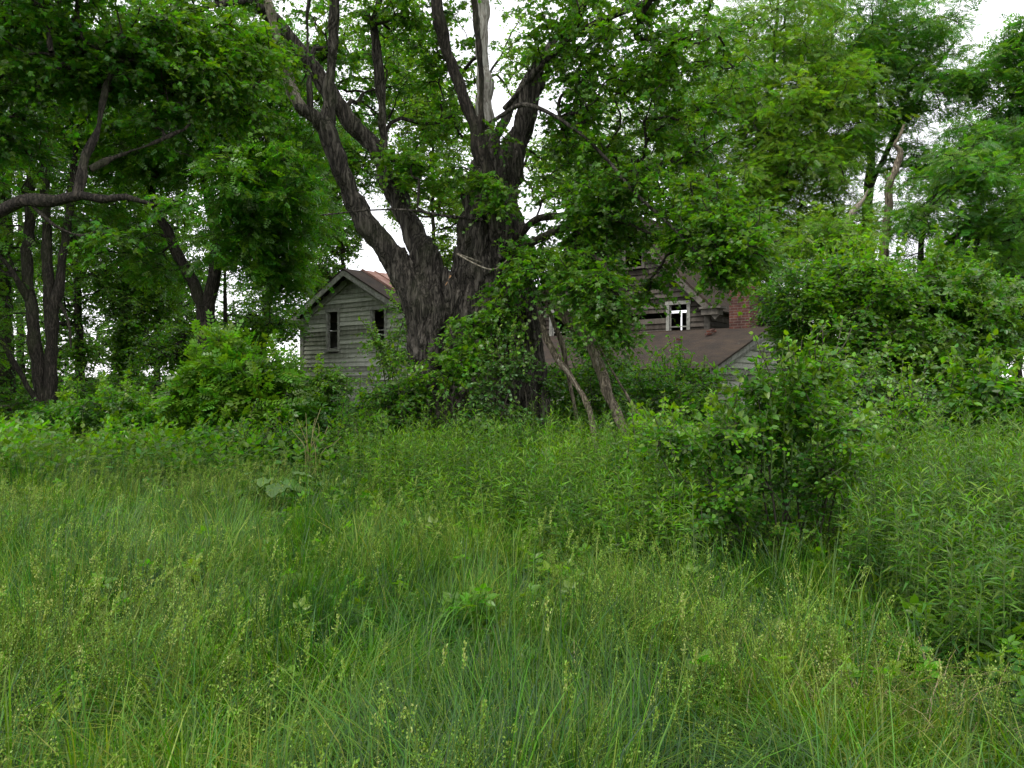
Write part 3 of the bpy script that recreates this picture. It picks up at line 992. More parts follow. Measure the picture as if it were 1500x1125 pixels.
mlimb([(740, 160, D0 + .4, .06), (830, 60, D0 - .6, .06), (930, 10, D0 - 1.6, .05), (1030, -30, D0 - 2.2, .03)], k=10, disp=.008)
mlimb([(375, 0, D0 - .2, .07), (300, 10, D0 - 1.6, .05), (220, 40, D0 - 2.6, .035), (150, 80, D0 - 3, .02)], k=10, disp=.006)
mlimb([(410, 55, D0 - .4, .03), (330, 52, D0 - 1.5, .025), (270, 60, D0 - 2.2, .018)], k=7, disp=.004)

mblobs = [
    (810, 40, 13.4, 50, 40, 1.2, 18), (890, 60, 13.2, 110, 80, 1.6, 64), (990, 60, 12.4, 80, 70, 1.4, 40), (930, 180, 13.0, 140, 70, 1.6, 58),
    (850, 150, 13.6, 50, 60, 1, 24), (830, 230, 14, 60, 60, 1.2, 30), (1040, 160, 12.6, 60, 80, 1.5, 22),
    (960, 280, 12.3, 110, 40, 1.2, 40), (1050, 330, 11.6, 75, 45, .9, 52), (1085, 365, 11.2, 50, 40, .7, 32), (1060, 400, 11.6, 40, 26, .6, 14),
    (900, 330, 13.0, 110, 40, 1.0, 50), (860, 290, 13.0, 80, 40, 1.0, 30), (840, 385, 12.6, 60, 26, .7, 24), (840, 350, 13.4, 80, 36, 1.0, 34), (920, 350, 13, 60, 20, .7, 10), (1010, 375, 12.4, 26, 16, .4, 5), (965, 405, 12.8, 30, 14, .4, 4), (935, 440, 12.8, 24, 14, .3, 3),
    (800, 405, 12.0, 45, 28, .5, 16), (855, 415, 11.7, 46, 26, .5, 24), (890, 455, 11.5, 34, 28, .4, 20), (770, 380, 12.6, 45, 28, .5, 16), (915, 490, 11.4, 16, 14, .2, 5),
    (640, 190, 15.4, 50, 50, .7, 16), (600, 240, 13.9, 50, 26, .8, 20), (640, 262, 13.6, 50, 20, .7, 12), (650, 90, 15.4, 60, 60, .8, 18), (590, 60, 15.4, 60, 60, .8, 16),
    (490, 70, 15.6, 70, 60, 1.0, 24), (430, 110, 15.2, 60, 45, .8, 16), (540, 130, 15.6, 50, 50, 1, 16), (735, 200, 13.4, 22, 14, .3, 4),
    (330, 140, 11.4, 90, 36, .9, 50), (300, 70, 11.4, 110, 50, 1.2, 60), (200, 50, 11, 120, 50, 1.2, 55), (370, 70, 12.4, 60, 50, 1, 22), (250, 120, 11.2, 70, 40, .8, 20),
    (710, 262, 13.1, 20, 16, .3, 6), (590, 20, 14, 110, 30, 1.2, 24),
    (700, 480, 12.7, 55, 26, .4, 15), (670, 530, 12.5, 50, 34, .4, 18), (745, 300, 13, 30, 30, .5, 8), (730, 435, 12.9, 30, 30, .4, 8), (620, 560, 12.8, 22, 26, .3, 6),
    (600, -110, 13.8, 330, 90, 3.5, 70), (900, -110, 13.2, 260, 90, 3.5, 60), (300, -100, 12.6, 260, 90, 2.6, 40), (750, -290, 14, 420, 110, 4, 50),
]
att = blob_pts(mblobs, dm=2.15, gap=.15, gsc=1.1)
paths, tips, dirs = grow(mlimbs + [tR[::4]], att, .0065)
cm = MB(); wood(cm, paths)
sprays(cm, tips, dirs, 'maple', .094, sub=4, per=9, L=.46, droop=.35, tr=.004)
cm.build('crown', [M['maple'], M['bark_dark']], maple)

# broken limbs leaning from the maple to the ground
def fallen(name, label, rows, mat='log', k=12, disp=.012, splinter=True):
    l = limb(rows, .08)
    l[:, 3] *= .7
    base = np.array(l[-1, :3]); 
    root = empty(name, base, label, 'dead branch', 'broken limbs leaning on the maple')
    m = MB(); m.tube(l[:, :3], l[:, 3], k, 0, .5)
    ob = m.build('bough', M[mat], root, smooth=True)
    displace(ob, disp, 14, 2.0)
    if splinter:
        s = MB()
        i0 = int(len(l) * .45); seg_ = l[i0:i0 + 9]
        s.tube(seg_[:, :3] + np.array([-.01, -1, 0]) * seg_[:, 3:4] * .55, seg_[:, 3] * np.linspace(.25, .6, 9)[::-1], 8)
        s.build('splintered_wood', M['dead'], root, smooth=True)
fallen('dead_branch', 'thickest broken limb leaning on the maple, right of the others but one', [(800, 420, 13.2, .10), (822, 455, 12.9, .12), (850, 485, 12.7, .125), (880, 545, 12.3, .12), (902, 605, 12.0, .115), (932, 665, 11.7, .11), (950, 700, 11.5, .10)])
fallen('dead_branch', 'leftmost forked grey broken limb propped against the big maple trunk', [(778, 410, 13.2, .06), (790, 450, 12.9, .065), (803, 500, 12.6, .07), (835, 552, 12.3, .07), (858, 590, 12.1, .065), (870, 640, 11.9, .06), (876, 700, 11.8, .06)])
fallen('dead_branch', 'short dark broken limb tucked between the two longer leaning limbs', [(790, 420, 13.5, .05), (806, 460, 13.4, .055), (822, 500, 13.3, .055), (832, 545, 13.2, .05), (850, 640, 13.1, .05), (860, 690, 13.1, .05)], splinter=False)
fallen('dead_branch', 'long thin pale broken limb leaning furthest to the right', [(842, 470, 12.8, .03), (870, 498, 12.6, .032), (895, 540, 12.4, .032), (925, 590, 12.2, .034), (960, 645, 12.0, .035), (985, 700, 11.9, .035)], k=8, disp=.005, splinter=False)

# ------------------------------------------------------------------ left side trees
tree('shade_tree', 'dark leafy tree at the left edge whose long crooked bough reaches in over the field', 'tree', (-7.6, 10.2, 0),
     [limb([(-170, 770, 10.2, .34), (-165, 600, 10.2, .27), (-150, 440, 10.2, .22), (-70, 345, 10.1, .14), (0, 310, 10, .10), (30, 296, 10, .095), (70, 294, 10, .09), (120, 286, 10, .085), (150, 292, 10, .06), (185, 288, 10, .045), (215, 297, 10, .03), (250, 302, 10, .012)], .1),
      limb([(112, 287, 10, .08), (124, 240, 10.1, .075), (140, 190, 10.2, .065), (152, 140, 10.3, .05), (165, 90, 10.4, .03)], .1),
      limb([(130, 248, 10.1, .05), (180, 226, 10.3, .04), (228, 208, 10.5, .035), (270, 190, 10.7, .02)], .1),
      limb([(40, 294, 10, .02), (80, 330, 10, .02), (120, 345, 10, .018), (150, 335, 10, .012)], .1),
      limb([(-150, 440, 10.2, .2), (-140, 250, 10.2, .17), (-100, 80, 10.4, .13), (-40, -60, 10.6, .08)], .2)],
     [(50, 100, 10.6, 110, 50, 1.2, 56), (180, 105, 10.8, 90, 40, 1, 34), (60, 20, 10.4, 150, 50, 1.5, 60), (20, 200, 11, 60, 40, .8, 24), (240, 180, 10.8, 50, 28, .6, 18), (-120, 120, 10.4, 110, 150, 2, 40), (-60, -90, 10.4, 260, 90, 2.2, 40), (150, -80, 10.5, 150, 60, 2, 20), (260, 300, 10, 24, 10, .3, 3), (170, 350, 10, 30, 14, .3, 3)],
     'maple', 'near_dark', size=.095, sub=4, per=8, L=.42, droop=.3, disp=.02, k=16, dm=2.6, gap=.2, gsc=1.1)

tree('multi_stem_tree', 'cluster of three slender grey trunks rising together at the far left edge of the field', 'tree', P(65, 640, 22) * [1, 1, 0],
     [limb([(62, 645, 22, .30), (58, 560, 22, .24), (48, 470, 22, .21), (40, 380, 22, .19), (44, 280, 22, .16), (36, 160, 22, .11), (30, 40, 22, .05)]),
      limb([(72, 640, 22, .26), (74, 540, 22, .2), (72, 440, 22, .18), (68, 330, 22, .16), (66, 240, 22, .14), (70, 120, 22, .09), (80, 20, 22, .04)]),
      limb([(72, 560, 22, .2), (80, 460, 22, .18), (90, 400, 22, .16), (100, 320, 22, .14), (108, 250, 22, .11), (120, 140, 22, .06)]),
      limb([(66, 605, 22, .13), (40, 565, 21.7, .11), (14, 520, 21.5, .10), (-10, 480, 21.4, .07), (-50, 450, 21, .04)]),
      limb([(46, 450, 22, .10), (25, 410, 21.6, .09), (5, 380, 21.4, .07), (-25, 360, 21, .04)]),
      limb([(85, 440, 22, .06), (100, 470, 21.8, .05), (104, 510, 21.6, .03)])],
     [(60, 180, 22, 110, 90, 2.6, 60), (130, 110, 22.5, 110, 70, 3, 60), (-40, 300, 22, 90, 160, 3, 70), (20, 60, 22, 130, 70, 3, 60), (150, 330, 23.5, 60, 50, 2, 20), (-60, 480, 21, 60, 60, 2, 24)],
     'pinnate', 'ash', size=.31, sub=4, per=6, L=.7, droop=.3, gap=.15, gsc=.8)

tree('forked_tree', 'thick dark tree splitting low into two wide forks, midway between left edge and house', 'tree', P(303, 640, 24) * [1, 1, 0],
     [limb([(305, 640, 24, .44), (304, 560, 24, .35), (303, 500, 24, .33), (300, 448, 24, .33)]),
      limb([(300, 455, 24, .25), (280, 410, 24, .23), (258, 365, 24, .2), (240, 325, 24, .17), (222, 285, 24, .13), (215, 220, 24.5, .08)]),
      limb([(302, 455, 24, .27), (314, 405, 24, .24), (318, 365, 24, .22), (312, 320, 24, .18), (300, 270, 24, .15), (290, 190, 24, .11), (270, 100, 24, .06)]),
      limb([(318, 378, 24, .14), (335, 362, 24, .13), (350, 345, 24, .11), (375, 305, 24, .07), (400, 250, 24, .04)]),
      limb([(250, 350, 24, .05), (228, 342, 23.8, .04), (205, 350, 23.6, .03)])],
     [(300, 200, 23.5, 110, 80, 3, 95), (390, 250, 23, 80, 100, 3, 90), (210, 230, 24, 80, 60, 2.6, 36), (370, 350, 23.6, 60, 60, 2.2, 48), (440, 150, 23.5, 70, 70, 2.5, 50), (330, 60, 24, 150, 80, 3.5, 80), (430, 290, 23.4, 50, 70, 2, 36), (250, 390, 24.5, 60, 40, 2, 14), (420, 400, 24.5, 34, 50, 1.5, 16)],
     'pinnate', 'near_dark', size=.33, sub=4, per=7, L=.75, droop=.35, gap=.15, gsc=.8)

tree('ivy_clad_tree', 'dark ivy wrapped trunk cut by the left edge of the photo', 'tree', P(2, 640, 24) * [1, 1, 0],
     [limb([(4, 640, 24, .40), (6, 520, 24, .36), (2, 420, 24, .33), (6, 300, 24, .25), (0, 150, 24, .15)])],
     [(4, 560, 24, 16, 60, .4, 22), (2, 440, 24, 14, 70, .4, 20), (-20, 200, 24, 90, 120, 3, 50)], 'ovate', 'near_dark', size=.12, sub=4, per=8, L=.4)
def bgtree(label, px, d, top, blobs, r=.22, lean=0, leaf='ovate', mat='ash', size=.13, ivy=0, per=8, L=.7, bark='bark_dark', extra=(), **kw):
    rows = [(px, 645, d, r * 1.3), (px + lean * .3, 540, d, r), (px + lean * .6, 440, d, r * .85), (px + lean, (top + 440) / 2 + 30, d, r * .65), (px + lean * .8, top, d, r * .3)]
    b = list(blobs)
    if ivy: b.append((px + lean * .3, 520, d, 11, 90, .35, ivy))
    base = P(px, 562.5, d) * [1, 1, 0]
    return tree('woodland_tree', label, 'tree', base, [limb(rows)] + [limb(e) for e in extra], b, leaf, mat, bark=bark, size=size, per=per, L=L, group='woodland trees behind the field', k=9, step=.4, tip=.012, dm=8.0, sub=5, **kw)

bgtree('slim dark trunk just right of the three grey stems', 122, 29, 120, [(120, 400, 29, 50, 60, 2, 18), (110, 260, 29, 90, 80, 3, 30), (70, 470, 29, 40, 40, 2, 12)], r=.2, lean=-14, ivy=10)
bgtree('ivy covered trunk standing alone midway between grey stems and the forked tree', 186, 31, 90, [(180, 330, 31, 70, 70, 3, 34), (170, 200, 31, 90, 70, 3, 26), (200, 420, 31, 50, 50, 2.4, 22)], r=.26, lean=-6, ivy=26, mat='bright', size=.15)
bgtree('slight dark stem just left of the forked tree', 228, 33, 150, [(235, 420, 33, 60, 50, 3, 24), (240, 300, 33, 60, 60, 3, 18), (230, 500, 33, 40, 40, 2, 14)], r=.15, lean=8, mat='ash', size=.15)
bgtree('leaning trunk between the forked tree and the left corner of the house', 368, 31, 180, [(395, 430, 31, 50, 40, 2.4, 12), (360, 480, 31, 34, 40, 2, 9), (420, 360, 31, 40, 50, 2.5, 18)], r=.26, lean=40, mat='ash')
bgtree('bright green far tree filling the gap between the two forks', 268, 40, 200, [(270, 380, 40, 60, 60, 3, 22), (200, 440, 40, 60, 50, 3, 20), (280, 470, 40, 40, 40, 2, 14)], r=.2, lean=-8, mat='bright', size=.18)
bgtree('thin bare stem rising just behind the gable ridge of the left wing', 528, 38, 160, [(490, 330, 37, 40, 50, 3, 30), (460, 400, 36, 30, 40, 2.5, 20), (520, 220, 38, 50, 60, 3, 34), (470, 240, 37, 50, 50, 3, 26)], r=.16, lean=-30, mat='bright', size=.17)
bgtree('tall light tree whose leaves fill the space between the maple limbs', 640, 37, 60, [(640, 180, 37, 70, 60, 3.5, 42), (600, 120, 37, 50, 60, 3, 26), (660, 290, 37, 40, 50, 3, 22), (560, 60, 37, 70, 50, 3, 18), (590, 290, 38, 30, 40, 2, 12), (650, 370, 38, 36, 24, 2, 14), (770, 90, 37, 40, 60, 3, 10), (810, 250, 37, 50, 50, 3, 14)], r=.15, lean=-6, mat='locust', size=.16)
bgtree('far woodland tree at the left edge, seen through the grey stems', 30, 38, 140, [(20, 400, 38, 80, 70, 4, 24), (90, 380, 38, 60, 50, 3, 16), (60, 520, 38, 60, 30, 3, 14), (160, 500, 38, 50, 36, 3, 12), (60, 560, 38, 70, 14, 3, 10), (190, 560, 38, 70, 14, 3, 10)], r=.24, mat='bright', size=.18)
bgtree('low bushy tree filling in below the forked tree', 330, 27, 330, [(345, 500, 27, 40, 40, 2, 16), (400, 470, 27, 34, 30, 2, 12), (250, 510, 27, 40, 40, 2, 16)], r=.10, mat='shrub', size=.14)

# ------------------------------------------------------------------ right side trees
tree('locust_tree', 'tall feathery pale green tree towering over the farmhouse roof', 'tree', P(1090, 562.5, 30) * [1, 1, 0],
     [limb([(1090, 630, 30, .5), (1085, 520, 30, .4), (1075, 420, 30, .36), (1085, 320, 30, .3), (1110, 220, 30, .22), (1130, 110, 30, .14), (1140, 0, 30, .06)]),
      limb([(1080, 370, 30, .2), (1040, 290, 29.5, .14), (980, 220, 29, .1), (920, 160, 28.6, .05)]),
      limb([(1082, 340, 30, .2), (1130, 280, 29.6, .15), (1190, 200, 29.3, .1), (1240, 120, 29, .05)]),
      limb([(1078, 400, 30, .15), (1130, 350, 29, .12), (1200, 320, 28.5, .07)])],
     [(1120, 60, 29.5, 110, 80, 3.5, 120), (1190, 160, 29, 90, 80, 3, 110), (1215, 350, 22.5, 46, 36, 1.2, 26), (1090, 180, 29, 100, 80, 3, 120), (1160, 270, 28.6, 90, 60, 3, 110), (1060, 280, 29, 90, 60, 3, 90), (1220, 330, 28, 60, 40, 2, 40), (960, 160, 29, 90, 80, 3, 50), (930, 260, 29.5, 90, 60, 2.6, 44), (1130, 370, 28.5, 60, 40, 2.4, 44), (1080, 410, 29, 30, 30, 1.6, 12), (860, 230, 30, 60, 60, 2.6, 24), (1060, 470, 29.5, 18, 16, 1, 7)],
     'pinnate_fine', 'locust', size=.34, sub=4, per=7, L=.8, droop=.2, gsc=.7, dm=3.4, gap=.2)
tree('dead_snag', 'crooked bare dead snag with a hooked tip against the sky at right', 'dead tree', P(1292, 562.5, 25) * [1, 1, 0],
     [limb([(1288, 640, 25, .24), (1292, 480, 25, .2), (1294, 390, 25, .18), (1297, 345, 25, .17), (1302, 305, 25, .16), (1302, 270, 25, .15), (1313, 245, 25, .13), (1319, 220, 25, .12), (1310, 212, 25, .08), (1318, 200, 25, .07), (1324, 182, 25, .045)], .12),
      limb([(1300, 318, 25, .05), (1308, 312, 25, .05), (1318, 315, 25, .03)], .1)], None, 'quad', 'ash', bark='log', group='dead trunks at the right', trunk_name='trunk', k=14, disp=.03)
tree('dead_snag', 'leaning pale barkless trunk half hidden in leaves left of the hooked snag', 'dead tree', P(1150, 562.5, 24) * [1, 1, 0],
     [limb([(1150, 620, 24, .16), (1185, 420, 24, .13), (1212, 362, 24, .105), (1232, 337, 24, .095), (1250, 310, 24, .08), (1262, 296, 24, .06), (1272, 276, 24, .02)], .12),
      limb([(1196, 400, 24, .07), (1204, 355, 24, .055), (1207, 325, 24, .02)], .1)], None, 'quad', 'ash', bark='dead', group='dead trunks at the right', k=12, disp=.03)
tree('walnut_tree', 'open crowned tall tree behind the hooked snag, with sky showing between its branches', 'tree', P(1268, 562.5, 31) * [1, 1, 0],
     [limb([(1268, 640, 31, .38), (1268, 450, 31, .32), (1270, 330, 31, .26), (1276, 230, 31, .2), (1277, 150, 31, .15), (1290, 80, 31, .1), (1300, 0, 31, .05)]),
      limb([(1272, 280, 31, .14), (1310, 200, 31, .12), (1350, 130, 31, .09), (1400, 60, 31, .05)]),
      limb([(1276, 220, 31, .12), (1250, 160, 31, .09), (1225, 90, 31, .05)])],
     [(1300, 50, 30.5, 90, 50, 3, 52), (1350, 80, 30, 40, 40, 3, 16), (1260, 110, 30.5, 70, 50, 3, 40), (1340, 150, 30, 60, 40, 2.6, 36), (1420, 130, 29, 40, 24, 2, 12), (1230, 30, 31, 60, 40, 3, 26), (1240, 210, 30, 50, 40, 2.4, 26), (1360, 230, 30, 60, 40, 2.6, 26)],
     'pinnate_fine', 'walnut', size=.40, sub=4, per=7, L=.8, droop=.25, dm=3.6, gap=.12, gsc=.6)
tree('walnut_tree', 'dark tree leaning up and right from behind the shrubs, near the right edge', 'tree', P(1330, 562.5, 24) * [1, 1, 0],
     [limb([(1325, 640, 24, .32), (1340, 480, 24, .27), (1360, 410, 24, .22), (1388, 365, 24, .18), (1420, 320, 24, .14), (1450, 270, 24, .10), (1480, 200, 24, .05)]),
      limb([(1362, 405, 24, .12), (1400, 372, 24, .1), (1450, 330, 24, .07), (1500, 300, 24, .04)]),
      limb([(1350, 440, 24, .12), (1350, 350, 24, .09), (1375, 270, 24, .05)])],
     [(1400, 260, 23.5, 70, 40, 2.4, 40), (1450, 330, 23.5, 60, 40, 2.4, 34), (1350, 320, 23.6, 40, 36, 2, 22), (1480, 240, 24, 60, 50, 2.4, 34), (1380, 380, 23.5, 50, 26, 2, 20), (1490, 400, 23.5, 40, 30, 2, 16), (1430, 200, 24, 40, 30, 2, 14)],
     'pinnate_fine', 'walnut', size=.34, sub=4, per=7, L=.7, droop=.3, dm=3.4, gap=.1, gsc=.7)
tree('walnut_tree', 'tall tree at the top right corner beside the open patch of sky', 'tree', P(1560, 562.5, 28) * [1, 1, 0],
     [limb([(1560, 640, 28, .4), (1560, 400, 28, .33), (1545, 250, 28, .24), (1520, 120, 28, .12), (1510, 30, 28, .05)]),
      limb([(1555, 350, 28, .16), (1510, 270, 28, .1), (1480, 180, 28, .05)])],
     [(1490, 110, 28, 40, 60, 2.6, 34), (1500, 210, 28, 50, 50, 2.6, 36), (1560, 150, 28, 70, 120, 3, 60), (1510, 50, 28, 34, 26, 2, 12), (1490, 320, 27, 40, 40, 2, 20), (1560, 350, 27, 60, 80, 3, 30)],
     'pinnate', 'walnut', size=.38, sub=4, per=7, L=.8, droop=.3, dm=3.0, gap=.1, gsc=.6)
bgtree('thin straight trunk at the right edge with sky behind it', 1492, 26, 360, [(1470, 450, 26, 34, 40, 1.8, 18), (1500, 400, 26, 40, 40, 2, 20), (1450, 400, 26, 34, 26, 1.6, 12), (1495, 500, 26, 20, 16, 1, 4)], r=.13, mat='walnut', leaf='pinnate', size=.34, per=6)

# ------------------------------------------------------------------ shrubs
def shrub(label, px, d, blobs, leaf='ovate', mat='shrub', size=.08, stems=6, group='shrubs around the house and field edge', name='shrub', per=8, sub=4, L=.4, bark='twig', tip=.005, smr=.02, **kw):
    kw.setdefault('gap', .2); kw.setdefault('gsc', 1.5); kw.setdefault('shoots', 26); kw.setdefault('tk_', 1.0)
    base = P(px, 562.5, d) * [1, 1, 0]
    lim = []
    for q in range(stems):
        b = blobs[q % len(blobs)]
        c = P(b[0], b[1], b[2]) + rng.normal(size=3) * np.array([b[3] / FPX * d, b[5], b[4] / FPX * d]) * .35
        c[2] = max(c[2], .4)
        s = base + np.array([rng.normal() * .12 + (c[0] - base[0]) * .25, rng.normal() * .12 + (c[1] - base[1]) * .25, -.05])
        m = (s + c) / 2 + np.array([rng.normal() * .1, rng.normal() * .1, .1])
        lim.append(spline([[*s, smr], [*m, smr * .75], [*c, smr * .3]], .15))
    return tree(name, label, 'shrub', base, lim, blobs, leaf, mat, bark=bark, size=size, per=per, sub=sub, L=L, group=group, k=6, disp=0, tip=tip, trunk_name='stem', **kw)

# the young sprouting shrub in the right foreground
shrub('nearest shrub, bright upright shoots rising from a tangled dark base at right of centre', 1150, 6.4,
      [(1165, 590, 6.4, 60, 50, .4, 34), (1080, 640, 6.3, 75, 34, .4, 34), (1200, 690, 6.3, 55, 60, .35, 26), (1050, 715, 6.2, 80, 50, .4, 32), (1140, 780, 6.3, 60, 40, .4, 10), (1000, 650, 6.5, 50, 30, .3, 14), (1240, 620, 6.4, 34, 34, .3, 9), (1195, 545, 6.5, 34, 34, .25, 12), (1110, 560, 6.4, 26, 30, .2, 6), (1010, 760, 6.1, 50, 34, .3, 12)],
      'round', 'shrub', size=.055, stems=26, L=.26, smr=.009, tip=.003, name='shrub', tr=.002, gap=.2, gsc=2.6, dm=2.7)
# its long leafy shoots
sh = empty('sapling', P(1130, 562.5, 6.3) * [1, 1, 0], 'spindly leafy shoots standing up above the nearest shrub', 'shrub', 'shrubs around the house and field edge')
sm = MB()
shoots = [(1100, 640, 1045, 538), (1120, 620, 1148, 500), (1150, 600, 1190, 488), (1160, 600, 1172, 520), (1180, 630, 1230, 545), (1210, 640, 1300, 585), (1130, 640, 1120, 560), (1210, 700, 1300, 640), (1060, 660, 1010, 600), (1150, 640, 1215, 585), (1080, 620, 1075, 575), (1170, 590, 1196, 540), (1050, 680, 985, 610), (1030, 700, 960, 660), (1090, 640, 1050, 590), (1130, 600, 1105, 530), (1190, 600, 1262, 560), (1200, 640, 1280, 610), (1160, 620, 1160, 505), (1010, 720, 950, 700), (1240, 690, 1310, 660)]
for x0, y0, x1, y1 in shoots:
    dd = 6.3 + rng.uniform(-.3, .2)
    l = limb([(x0, max(y0, 700), dd + .1, .006), (x0, y0, dd, .005), ((x0 + x1) / 2 + rng.normal() * 4, (y0 + y1) / 2, dd - .05, .004), (x1, y1, dd - .1, .0025)], .05)
    sm.tube(l[:, :3], l[:, 3], 5, 1)
    n = int(len(l) * 2.6)
    ii = rng.integers(int(len(l) * .35), len(l), n)
    t = nz(np.gradient(l[:, :3], axis=0))[ii]
    a = nz(t * .8 + rng.normal(size=(n, 3)) * .8)
    place(sm, 'ovate', l[ii, :3], a, nz(np.array([0, -.2, 1.0]) + rng.normal(size=(n, 3)) * .4), rng.uniform(.045, .085, n), np.clip(rng.normal(.7, .2, n), 0, 1))
sm.build('shoot', [M['bright'], M['stem']], sh)

shrub('loose bush joining the nearest shrub to the glossy shrub at its right', 1290, 9.2, [(1270, 650, 9.2, 50, 40, .5, 22), (1310, 610, 9.4, 40, 30, .4, 12), (1340, 680, 9, 50, 26, .4, 14), (1250, 720, 8.2, 40, 30, .4, 12)], 'ovate', 'shrub', size=.075, L=.32)
shrub('low leafy bush left of the nearest shrub, among the tall weeds', 960, 8.6, [(960, 670, 8.6, 50, 24, .4, 16), (1010, 650, 8.8, 40, 30, .4, 14), (920, 700, 8.3, 40, 20, .4, 10)], 'tri', 'shrub', size=.10, L=.3, per=6)
shrub('wide bright shrub piled up beside the chimney, right of the low roof', 1210, 16, [(1190, 440, 16, 70, 60, 1.2, 80), (1260, 430, 15.6, 70, 50, 1.2, 80), (1195, 545, 15.5, 40, 60, 1, 40), (1230, 520, 15, 80, 60, 1.2, 80), (1180, 620, 15, 60, 50, 1, 34), (1150, 470, 16.4, 22, 40, .6, 14)], 'ovate', 'shrub', size=.115, L=.45)
shrub('rounded bright green shrub standing against the sky near the right edge', 1370, 16, [(1370, 440, 16, 70, 50, 1.2, 80), (1420, 480, 15.6, 50, 60, 1, 56), (1340, 520, 15.2, 80, 60, 1.2, 84), (1410, 580, 15, 60, 60, 1, 56), (1300, 460, 16, 40, 40, 1, 34), (1440, 430, 16.5, 30, 36, .8, 16)], 'tri', 'bright', size=.15, L=.45, per=6)
shrub('tall loose shrub filling the gap behind the two bright shrubs at right', 1330, 19, [(1290, 470, 19, 90, 60, 1.2, 50), (1400, 430, 19, 70, 40, 1.2, 36), (1350, 560, 18.5, 120, 60, 1.2, 60), (1250, 400, 19, 50, 26, 1, 20)], 'ovate', 'shrub', size=.13, L=.5)
shrub('glossy small leaved shrub with dark hollows behind the nearest shoots', 1300, 12.5, [(1290, 590, 12.5, 80, 36, .7, 56), (1240, 640, 12.3, 60, 50, .6, 36), (1360, 610, 12.5, 60, 50, .7, 40), (1330, 670, 12.4, 90, 34, .6, 34), (1400, 650, 12.6, 40, 36, .6, 22)], 'round', 'shrub_blue', size=.085, L=.4)
shrub('leafy shrub at the right edge with broad drooping leaves', 1470, 11.5, [(1450, 600, 11.5, 40, 60, .6, 34), (1490, 580, 11.6, 30, 20, .6, 10), (1480, 650, 11.4, 40, 50, .6, 30), (1540, 620, 11.5, 40, 60, .8, 24)], 'ovate', 'shrub', size=.14, L=.4)
shrub('dark shrub in front of the low kitchen wall, right of the leaning limbs', 985, 15.5, [(980, 590, 15.5, 60, 30, .8, 46), (1050, 612, 15.5, 50, 26, .8, 28), (930, 570, 16, 40, 30, .7, 24), (1000, 630, 15, 80, 30, .8, 40), (1100, 610, 16, 30, 20, .7, 12)], 'ovate', 'near_dark', size=.10)
shrub('thin low shrub climbing over the eave of the shingle roof', 985, 18.8, [(990, 530, 18.6, 24, 24, .4, 10), (960, 560, 18.5, 40, 20, .5, 16), (1030, 560, 18.4, 34, 24, .5, 14)], 'ovate', 'near_dark', size=.09, L=.35)
shrub('dark shrub between the leaning limbs and the left end of the brown roof', 880, 17.5, [(875, 510, 17.5, 26, 26, .5, 22), (850, 480, 17.5, 20, 26, .5, 14), (900, 545, 17.3, 34, 20, .5, 20), (860, 560, 17, 40, 24, .5, 20)], 'ovate', 'near_dark', size=.095)
shrub('dark bush under the leaning limbs beside the rotten trunk', 830, 14.8, [(830, 610, 14.8, 60, 34, .6, 46), (890, 600, 14.8, 40, 40, .6, 34), (790, 580, 14.6, 40, 50, .5, 30), (850, 560, 15, 60, 30, .6, 22), (800, 640, 13, 60, 16, .5, 20)], 'ovate', 'near_dark', size=.085)
shrub('small twiggy bush with pale leaves growing in front of the rotten trunk', 720, 12.2, [(725, 560, 12.2, 42, 45, .4, 18), (760, 530, 12.2, 24, 34, .3, 8), (710, 610, 12.2, 50, 30, .4, 12), (750, 620, 12.2, 40, 26, .4, 10), (690, 668, 11.8, 70, 12, .4, 10)], 'round', 'shrub_blue', size=.07, L=.3, stems=7)
shrub('sprawling green bush at the foot of the left maple stem', 590, 12.8, [(570, 600, 12.8, 50, 34, .6, 40), (590, 645, 12.6, 34, 30, .5, 20), (540, 640, 12.6, 50, 34, .6, 36), (600, 580, 12.9, 24, 30, .4, 8)], 'ovate', 'shrub', size=.085)
shrub('spindly sapling with pale stems in front of the left wing windows', 575, 19, [(560, 500, 19, 24, 18, .5, 7), (590, 480, 19, 20, 34, .5, 8), (590, 530, 19, 40, 26, .6, 16), (480, 560, 18.5, 40, 20, .6, 20)], 'ovate', 'bright', size=.10, L=.4, stems=4)
shrub('leafy bush hiding the foot of the left wing', 500, 18, [(480, 604, 18, 60, 22, .9, 40), (540, 618, 17.5, 40, 24, .8, 26), (420, 570, 18.4, 30, 34, .9, 26), (590, 610, 17, 40, 24, .7, 18), (470, 565, 18.6, 24, 12, .6, 6)], 'tri', 'shrub', size=.13, per=6)
shrub('sumac bush with bright layered fronds in front of the forked tree', 350, 17.5, [(330, 545, 17.5, 40, 26, .8, 30), (380, 560, 17.3, 50, 30, .9, 36), (340, 600, 17, 60, 34, .9, 36), (290, 590, 17.2, 40, 30, .8, 24), (400, 610, 16.6, 50, 26, .8, 26)], 'pinnate', 'bright', size=.42, per=5, sub=4, L=.4)
shrub('long low bramble bank between the grey stems and the sumac', 200, 18, [(180, 600, 18, 70, 24, 1, 50), (250, 620, 17.4, 60, 26, 1, 46), (120, 605, 19, 50, 20, 1, 30), (320, 645, 15.5, 70, 22, .8, 46), (210, 645, 16, 70, 16, .8, 36)], 'tri', 'shrub', size=.14, per=6)
shrub('dark undergrowth bush at the far left edge below the ivy clad trunk', 10, 22, [(0, 590, 22, 60, 24, 1, 30), (60, 605, 21.5, 40, 14, .8, 18), (-60, 580, 22, 60, 40, 1, 26), (110, 580, 23, 40, 24, 1, 20), (200, 570, 24, 60, 24, 1, 24)], 'ovate', 'near_dark', size=.12)
